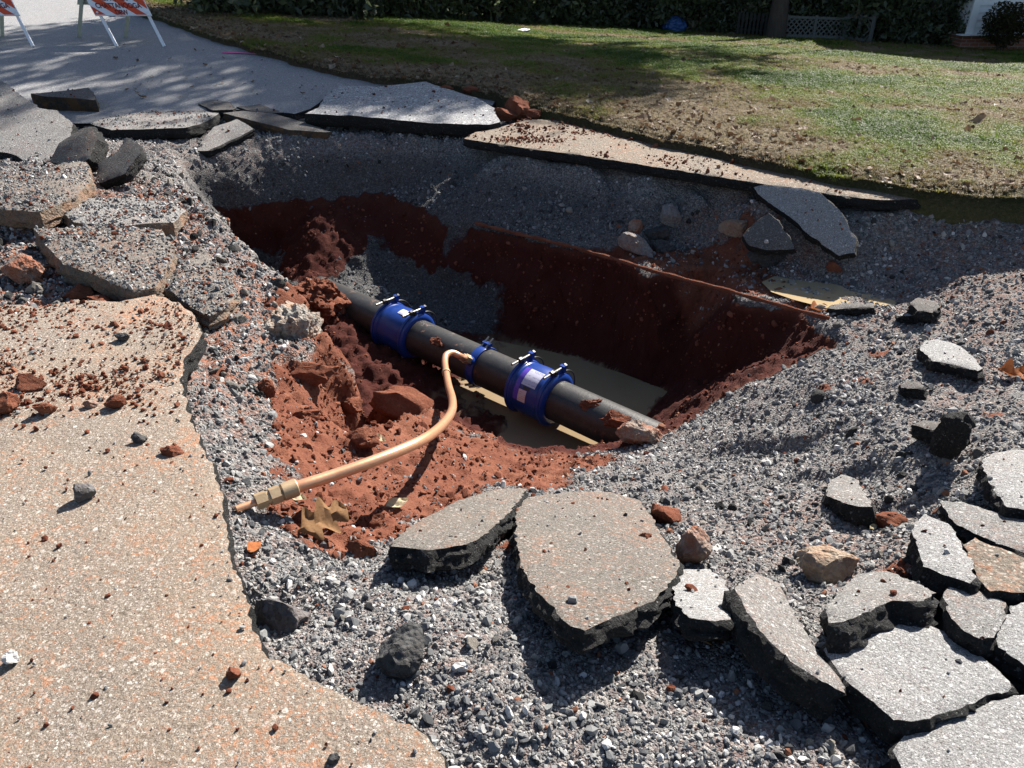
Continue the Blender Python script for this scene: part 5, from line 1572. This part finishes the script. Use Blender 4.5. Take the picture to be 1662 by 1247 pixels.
# leaf litter on the far road edge
rp = []
for i in range(110):
    t = RNG.random()
    px = RNG.uniform(180, 620); py = RNG.uniform(70, 165)
    p = at_rise(px, py)
    if poly_sdf(p[None], road_poly)[0] < -.1: rp.append(p + np.array([0, 0, .014]))
rp = np.array(rp); k = len(rp)
scatter('road_litter_leaves', rp, np.c_[RNG.normal(0, .3, (k, 2)), RNG.uniform(0, 6.28, k)], np.exp(RNG.normal(math.log(.032), .5, k)), np.clip(RNG.normal(.4, .2, k), 0, 1), [proto_leaf(740 + i) for i in range(4)], 'leaf bits scattered on the far road')

# ------------------------------------------------------------------ background: hedge, trees, fences, house
M['hedge'] = mat_tint('hedge_leaf', [(0.0, (0.06, 0.075, 0.045)), (0.5, (0.11, 0.14, 0.075)), (0.85, (0.15, 0.18, 0.09)), (1.0, (0.26, 0.22, 0.15))], 0.35, 9, 0, 0.6, .55)
M['treeleaf'] = leaf_mat('tree_leaf', (0.035, 0.06, 0.018), (0.07, 0.09, 0.03))
def mat_bark(name, a, b):
    N = NT(name, .95, .1)
    P = N.geo()
    mp = N.n('Mapping'); mp.inputs['Scale'].default_value = (1, 1, .18); N.l(P, mp.inputs[0])
    f = N.noise(26, 6, .65, mp.outputs[0])
    return N.out(N.mix(f, a, b), N.bump(f, .9, .02))
M['bark'] = mat_bark('brown_bark', (0.02, 0.015, 0.012), (0.12, 0.10, 0.085))
M['bark_pale'] = mat_bark('pale_bark', (0.16, 0.16, 0.15), (0.34, 0.33, 0.31))
def quads(C, size, rg, flat=0.0):
    n = len(C)
    a = rg.normal(size=(n, 3)); a /= np.linalg.norm(a, axis=1)[:, None]
    b = np.cross(a, rg.normal(size=(n, 3))); b /= np.maximum(np.linalg.norm(b, axis=1), 1e-6)[:, None]
    s = size[:, None]
    V_ = np.stack([C - a * s, C + b * s * .45, C + a * s, C - b * s * .45], 1).reshape(-1, 3)
    return V_, np.arange(4 * n).reshape(n, 4)
def proto_clump(seed, n=46, leaf=.055):
    rg = np.random.default_rng(seed)
    C = rg.normal(size=(n, 3)); C /= np.linalg.norm(C, axis=1)[:, None]
    C = C * (rg.random((n, 1)) ** .5) * .24
    V_, F_ = quads(C, rg.uniform(.6, 1.3, n) * leaf, rg)
    me = bpy.data.meshes.new('clump'); me.from_pydata([tuple(v) for v in V_], [], [tuple(f) for f in F_]); me.materials.append(M['hedge'])
    return bpy.data.objects.new('clump', me)
HL = np.array([lawn_hit(px, py) for px, py in [(270, 22), (380, 23), (520, 28), (700, 33), (850, 40), (1000, 47), (1130, 54), (1250, 60), (1400, 70), (1500, 75), (1570, 80)]])
HLr = resample(HL, .05)
CH = []
for row, (d0, d1, hmax, nn) in enumerate([(.15, 1.2, 2.0, 2700), (1.2, 3.0, 3.0, 2000), (3.0, 5.5, 3.8, 1300)]):
    i = RNG.integers(0, len(HLr), nn)
    p = HLr[i] + np.stack([RNG.uniform(d0, d1, nn) * .45 + RNG.normal(0, .15, nn), RNG.uniform(d0, d1, nn), np.zeros(nn)], 1)
    top = hmax * (0.75 + .35 * vnoise(p * np.array([1, 1, 0]), .8, 5))
    p[:, 2] += RNG.random(nn) ** .9 * top + .05
    CH.append(p)
CH = np.vstack(CH); k = len(CH)
scatter('hedge_foliage', CH, RNG.uniform(0, 6.28, (k, 3)), RNG.uniform(.9, 1.7, k), np.clip(RNG.normal(.45, .25, k), 0, 1), [proto_clump(760 + i) for i in range(6)], 'dark tangled evergreen thicket along the back of the lawn')
def tree(name, label, px, py, dia, height, crown_c, crown_r, nleaf, bark, lean=(0, 0), group='trees standing in the thicket', leafsize=.13, seed=1, nlimb=7):
    rg = np.random.default_rng(seed)
    b = lawn_hit(px, py); b[2] -= .05
    root = empty(name, tuple(b))
    tag(root, label, 'tree', group)
    top = np.array([b[0] + lean[0], b[1] + lean[1], b[2] + height])
    ts = np.linspace(0, 1, 14)
    pts_ = [b + (top - b) * t + np.array([.12 * math.sin(3 * t + seed), .1 * math.sin(4 * t), 0]) * t for t in ts]
    rad = [dia / 2 * (1 - .65 * t) * (1 + .35 * math.exp(-t * 25)) for t in ts]
    m_ = MB(); m_.tube(pts_, rad, 16)
    under(m_, 'trunk', M[bark], root)
    cc = np.array(crown_c)
    for k in range(nlimb):
        t0 = rg.uniform(.45, .95); p0 = b + (top - b) * t0
        d = rg.normal(size=3); d /= np.linalg.norm(d); d[2] = abs(d[2]) * .5
        p1 = cc + d * np.array(crown_r) * rg.uniform(.5, .9)
        mid = (p0 + p1) / 2 + np.array([0, 0, .4])
        m_ = MB(); m_.tube(catmull([p0, mid, p1], 5), list(np.linspace(dia * .22, dia * .04, 11)), 7)
        under(m_, 'limb', M[bark], root)
    nb = 46
    B = rg.normal(size=(nb, 3)); B /= np.linalg.norm(B, axis=1)[:, None]
    B = cc + B * (rg.random((nb, 1)) ** .45) * np.array(crown_r)
    wb = rg.uniform(.35, 1.0, nb)
    who = rg.choice(nb, nleaf, p=wb / wb.sum())
    C = B[who] + rg.normal(size=(nleaf, 3)) * (.55 * wb[who])[:, None] * np.array([1, 1, .7])
    V_, F_ = quads(C, rg.uniform(.6, 1.3, nleaf) * leafsize, rg)
    o = mesh_from('crown', V_, F_, M['treeleaf'], root, False)
    o.location = -Vector(tuple(b))
    return root
#@@TREES
tree('broadleaf_tree', 'thick dark trunk standing in front of the lattice fence', 1258, 62, .40, 13, (3.4, 21.9, 11.2), (3.9, 2.3, 2.0), 13000, 'bark', seed=3)
tree('broadleaf_tree', 'slender pale grey trunk left of the thick dark trunk', 1195, 54, .19, 12.5, (8.8, 23.0, 11.5), (2.8, 2.6, 2.0), 8000, 'bark_pale', seed=5)
tree('broadleaf_tree', 'thin leaning trunk in the thicket behind the lattice fence', 1345, 58, .14, 11, (6.9, 20.6, 10.7), (2.5, 1.6, 1.5), 7000, 'bark', lean=(.9, 0), seed=8)
tree('broadleaf_tree', 'straight thin trunk in the thicket right of the lattice box', 1440, 68, .14, 11, (5.6, 24.6, 11.5), (3.0, 2.4, 1.6), 6500, 'bark', seed=9)
for i, (px, py, ln, lb) in enumerate([(1090, 50, .5, 'bare stem leaning right above the blue tarp'), (1120, 52, -.4, 'bare stem leaning left beside the blue tarp'), (990, 45, .3, 'bare stem in the middle of the thicket'), (760, 35, -.3, 'bare stem in the left half of the thicket'), (1500, 73, .2, 'bare stem nearest the white house')]):
    b = lawn_hit(px, py)
    m_ = MB()
    for s in range(4):
        e = np.array([b[0] + ln * (s - 1) * .6 + ln, b[1] + .5, b[2] + 3.2])
        m_.tube(catmull([b + np.array([.04 * s, .1, -.05]), (b + e) / 2 + np.array([.12 * math.sin(s * 2 + i), 0, 0]), e], 5), list(np.linspace(.030, .010, 11)), 6)
    o = m_.build('sapling', M['bark'], None, True)
    tag(o, lb, 'sapling', 'saplings in the thicket')

#@@DBG
M['greywood'] = mat_plain('grey_lattice_wood', (0.10, 0.105, 0.10), 0.85, 0, .25, 20)
M['darkwood'] = mat_plain('dark_fence_wood', (0.035, 0.032, 0.03), 0.9, 0, .25, 20)
def lattice(name, label, a, b, h, group, gap=.13, opening=None):
    a, b = Vector(a), Vector(b)
    root = empty(name, tuple(a))
    u = (b - a); L = u.length; u.normalize(); up = Vector((0, 0, 1)); n = u.cross(up)
    Mx = Matrix((u, n, up)).transposed()
    def bar_(c, s, nm='rail'):
        m_ = MB(); m_.box(c, s, Mx); under(m_, nm, M['greywood'], root, False)
    bar_(a + u * L / 2 + up * (h - .03), (L, .05, .06)); bar_(a + u * L / 2 + up * .06, (L, .05, .06))
    for t in (0, .5, 1): bar_(a + u * L * t + up * h / 2, (.07, .07, h + .06), 'post')
    x = -h
    for sgn in (1, -1):
        x = -h
        while x < L:
            x0, x1 = (x, x + h) if sgn > 0 else (x + h, x)
            p0, p1 = [x0, 0.0], [x1, h]
            # clip to the panel
            def cl(p, q):
                if p[0] < 0: t = (0 - p[0]) / (q[0] - p[0]); return [0, p[1] + t * (q[1] - p[1])]
                if p[0] > L: t = (L - p[0]) / (q[0] - p[0]); return [L, p[1] + t * (q[1] - p[1])]
                return p
            p0, p1 = cl(p0, p1), cl(p1, p0)
            x += gap
            c = a + u * (p0[0] + p1[0]) / 2 + up * (p0[1] + p1[1]) / 2 + n * (.008 * sgn)
            d = Vector((p1[0] - p0[0], 0, p1[1] - p0[1])); Ld = d.length
            if Ld < .05: continue
            if opening and opening[0] < (p0[0] + p1[0]) / 2 < opening[1] and (p0[1] + p1[1]) / 2 < opening[2]: continue
            dw = (u * d.x + up * d.z).normalized()
            m_ = MB(); m_.box(c, (Ld, .012, .032), Matrix((dw, n, dw.cross(n))).transposed())
            under(m_, 'slat', M['greywood'], root, False)
    tag(root, label, 'fence', group)
    return root
la, lb_, lc_ = lawn_hit(1272, 62), lawn_hit(1366, 65.5), lawn_hit(1411, 70)
lattice('lattice_fence', 'grey diamond lattice fence panel right of the thick trunk', la, lb_, .52, 'lattice panels at the lawn edge')
lattice('lattice_fence', 'short lattice panel with a dark opening at the right end of the lattice', lb_ + np.array([.06, 0, 0]), lc_, .58, 'lattice panels at the lawn edge', opening=(.18, .5, .42))
pa, pb = lawn_hit(1196, 57), lawn_hit(1246, 60)
root = empty('picket_fence', tuple(pa)); tag(root, 'low dark picket fence left of the thick trunk', 'fence')
for i in range(9):
    c = pa + (pb - pa) * i / 8
    m_ = MB(); m_.box(Vector(c) + Vector((0, 0, .27)), (.055, .02, .56)); under(m_, 'picket', M['darkwood'], root, False)
for z in (.14, .42):
    m_ = MB(); m_.tube([Vector(pa) + Vector((-.04, .02, z)), Vector(pb) + Vector((.04, .02, z))], .022, 4); under(m_, 'rail', M['darkwood'], root, False)

# blue tarp heap and a white sheet of paper
b = lawn_hit(1095, 52)
bm = bmesh.new(); bmesh.ops.create_icosphere(bm, subdivisions=4, radius=1)
V_ = np.array([v.co[:] for v in bm.verts]); V_ = V_ * (1 + .25 * fbm(V_, 1.6, 3, 4) + .1 * fbm(V_, 5, 2, 9))[:, None] * np.array([.30, .22, .24])
for v, c in zip(bm.verts, V_): v.co = c
me = bpy.data.meshes.new('tarp'); bm.to_mesh(me); bm.free(); me.materials.append(mat_plain('blue_tarp', (0.02, 0.07, 0.22), .4))
o = link_mesh('tarp', me); o.location = (b[0], b[1] + .1, b[2] + .14)
tag(o, 'small crumpled blue tarp at the foot of the thicket', 'tarp')
b = lawn_hit(847, 54)
m_ = MB(); m_.add([(x * .16, y * .11, .02 + .03 * math.sin(2 * x + y)) for y in (-1, 0, 1) for x in (-1, -.33, .33, 1)], [(r * 4 + c, r * 4 + c + 1, r * 4 + c + 5, r * 4 + c + 4) for r in range(2) for c in range(3)])
M['paper'] = mat_plain('paper', (.75, .75, .78), .7)
o = m_.build('paper_sheet', M['paper'], None, True); o.location = (b[0], b[1], b[2] + .03)
md = o.modifiers.new('thickness', 'SOLIDIFY'); md.thickness = .002
tag(o, 'white sheet of paper lying on the lawn', 'paper')

# white house at the right edge
hb = lawn_hit(1555, 80)
house = empty('house', tuple(hb)); tag(house, 'corner of a white clapboard house on a brick foundation', 'house')
M['siding'] = mat_plain('white_siding', (.70, .71, .72), .55, 0, .05, 4)
N = NT('brick', .9, .2)
P_ = N.geo()
br = N.n('TexBrick'); br.inputs['Scale'].default_value = 1.0
br.inputs['Brick Width'].default_value = .21; br.inputs['Row Height'].default_value = .072; br.inputs['Mortar Size'].default_value = .008
br.inputs['Color1'].default_value = (.16, .055, .035, 1); br.inputs['Color2'].default_value = (.22, .085, .055, 1); br.inputs['Mortar'].default_value = (.22, .19, .17, 1)
cx = N.n('SeparateXYZ'); N.l(P_, cx.inputs[0]); cb = N.n('CombineXYZ'); N.l(cx.outputs[0], cb.inputs[0]); N.l(cx.outputs[2], cb.inputs[1]); N.l(cb.outputs[0], br.inputs['Vector'])
M['brick'] = N.out(br.outputs[0], N.bump(br.outputs[1], -.5, .01))
X0, Y0, Z0 = hb; X0 += .12
HW, HD, FH = 7.0, 6.0, .30
m_ = MB(); m_.box((X0 + HW / 2 - .10, Y0 + HD / 2, Z0 + FH / 2 - .25), (HW, HD, FH + .5)); under(m_, 'foundation', M['brick'], house, False)
m_ = MB(); m_.box((X0 + HW / 2, Y0 + HD / 2 + .10, Z0 + FH + 1.6), (HW - .2, HD, 3.2)); under(m_, 'wall', M['siding'], house, False)
for i in range(21):
    z = Z0 + FH + .02 + i * .152
    V_ = [(X0 + .1, Y0 + .098, z + .155), (X0 + HW - .1, Y0 + .098, z + .155), (X0 + HW - .1, Y0 + .070, z), (X0 + .1, Y0 + .070, z), (X0 + HW - .1, Y0 + .098, z), (X0 + .1, Y0 + .098, z)]
    if i < 12:
        m_ = MB(); m_.add(V_, [(0, 3, 2, 1), (3, 5, 4, 2)]); under(m_, 'clapboard', M['siding'], house, False)
m_ = MB(); m_.box((X0 + .07, Y0 + .06, Z0 + FH + 1.6), (.16, .06, 3.2)); under(m_, 'corner_board', M['siding'], house, False)
m_ = MB(); m_.box((X0 + HW / 2 - .12, Y0 + .0, Z0 + FH + .012), (HW + .16, .22, .022)); under(m_, 'water_table', M['siding'], house, False)
M['glass'] = mat_plain('window_glass', (.06, .07, .08), .05, 0, .1, 3, .5)
wx0 = X0 + 1.28
m_ = MB()
for c, s in (((wx0 + .45, Y0 + .05, Z0 + FH + 1.05 + .03), (1.06, .10, .06)), ((wx0 + .45, Y0 + .05, Z0 + FH + 2.35), (1.06, .07, .09)), ((wx0 - .03, Y0 + .05, Z0 + FH + 1.7), (.09, .07, 1.25)), ((wx0 + .93, Y0 + .05, Z0 + FH + 1.7), (.09, .07, 1.25)), ((wx0 + .45, Y0 + .055, Z0 + FH + 1.7), (.9, .04, .05))): m_.box(c, s)
wf = under(m_, 'window', M['siding'], house, False)
m_ = MB(); m_.box((wx0 + .45, Y0 + .064, Z0 + FH + 1.7), (.9, .012, 1.2)); under(m_, 'pane', M['glass'], wf, False)
M['shingle'] = mat_plain('roof_shingle', (.07, .065, .06), .95, 0, .3, 30)
m_ = MB()
zr = Z0 + FH + 3.2
m_.add([(X0 - .4, Y0 - .4, zr), (X0 + HW + .4, Y0 - .4, zr), (X0 + HW + .4, Y0 + HD / 2, zr + 1.9), (X0 - .4, Y0 + HD / 2, zr + 1.9), (X0 + HW + .4, Y0 + HD + .5, zr), (X0 - .4, Y0 + HD + .5, zr)], [(0, 1, 2, 3), (3, 2, 4, 5), (0, 3, 5), (1, 4, 2), (0, 5, 4, 1)])
under(m_, 'roof', M['shingle'], house, False)
# dark bush by the house
bb_ = lawn_hit(1612, 83); bb_[1] -= .25
bush = empty('bush', tuple(bb_)); tag(bush, 'round dark bush against the white house wall', 'bush')
rg = np.random.default_rng(5)
n = 5200
C = rg.normal(size=(n, 3)); C /= np.linalg.norm(C, axis=1)[:, None]
C = C * (rg.random((n, 1)) ** .4) * (1 + .22 * vnoise(C, 2.5, 4))[:, None] * np.array([.56, .42, .48]) + np.array([0, 0, .58])
V_, F_ = quads(C, rg.uniform(.5, 1.2, n) * .038, rg)
M['bushleaf'] = leaf_mat('bush_leaf', (0.018, 0.026, 0.010), (0.06, 0.05, 0.025))
o = mesh_from('foliage', V_, F_, M['bushleaf'], bush, False)
m_ = MB()
for i in range(7):
    a = i * .9
    m_.tube([(0.03 * math.cos(a), .03 * math.sin(a), -.05), (.3 * math.cos(a), .25 * math.sin(a), .75)], [.015, .006], 6)
m_.build('stem', M['bark'], bush, True)
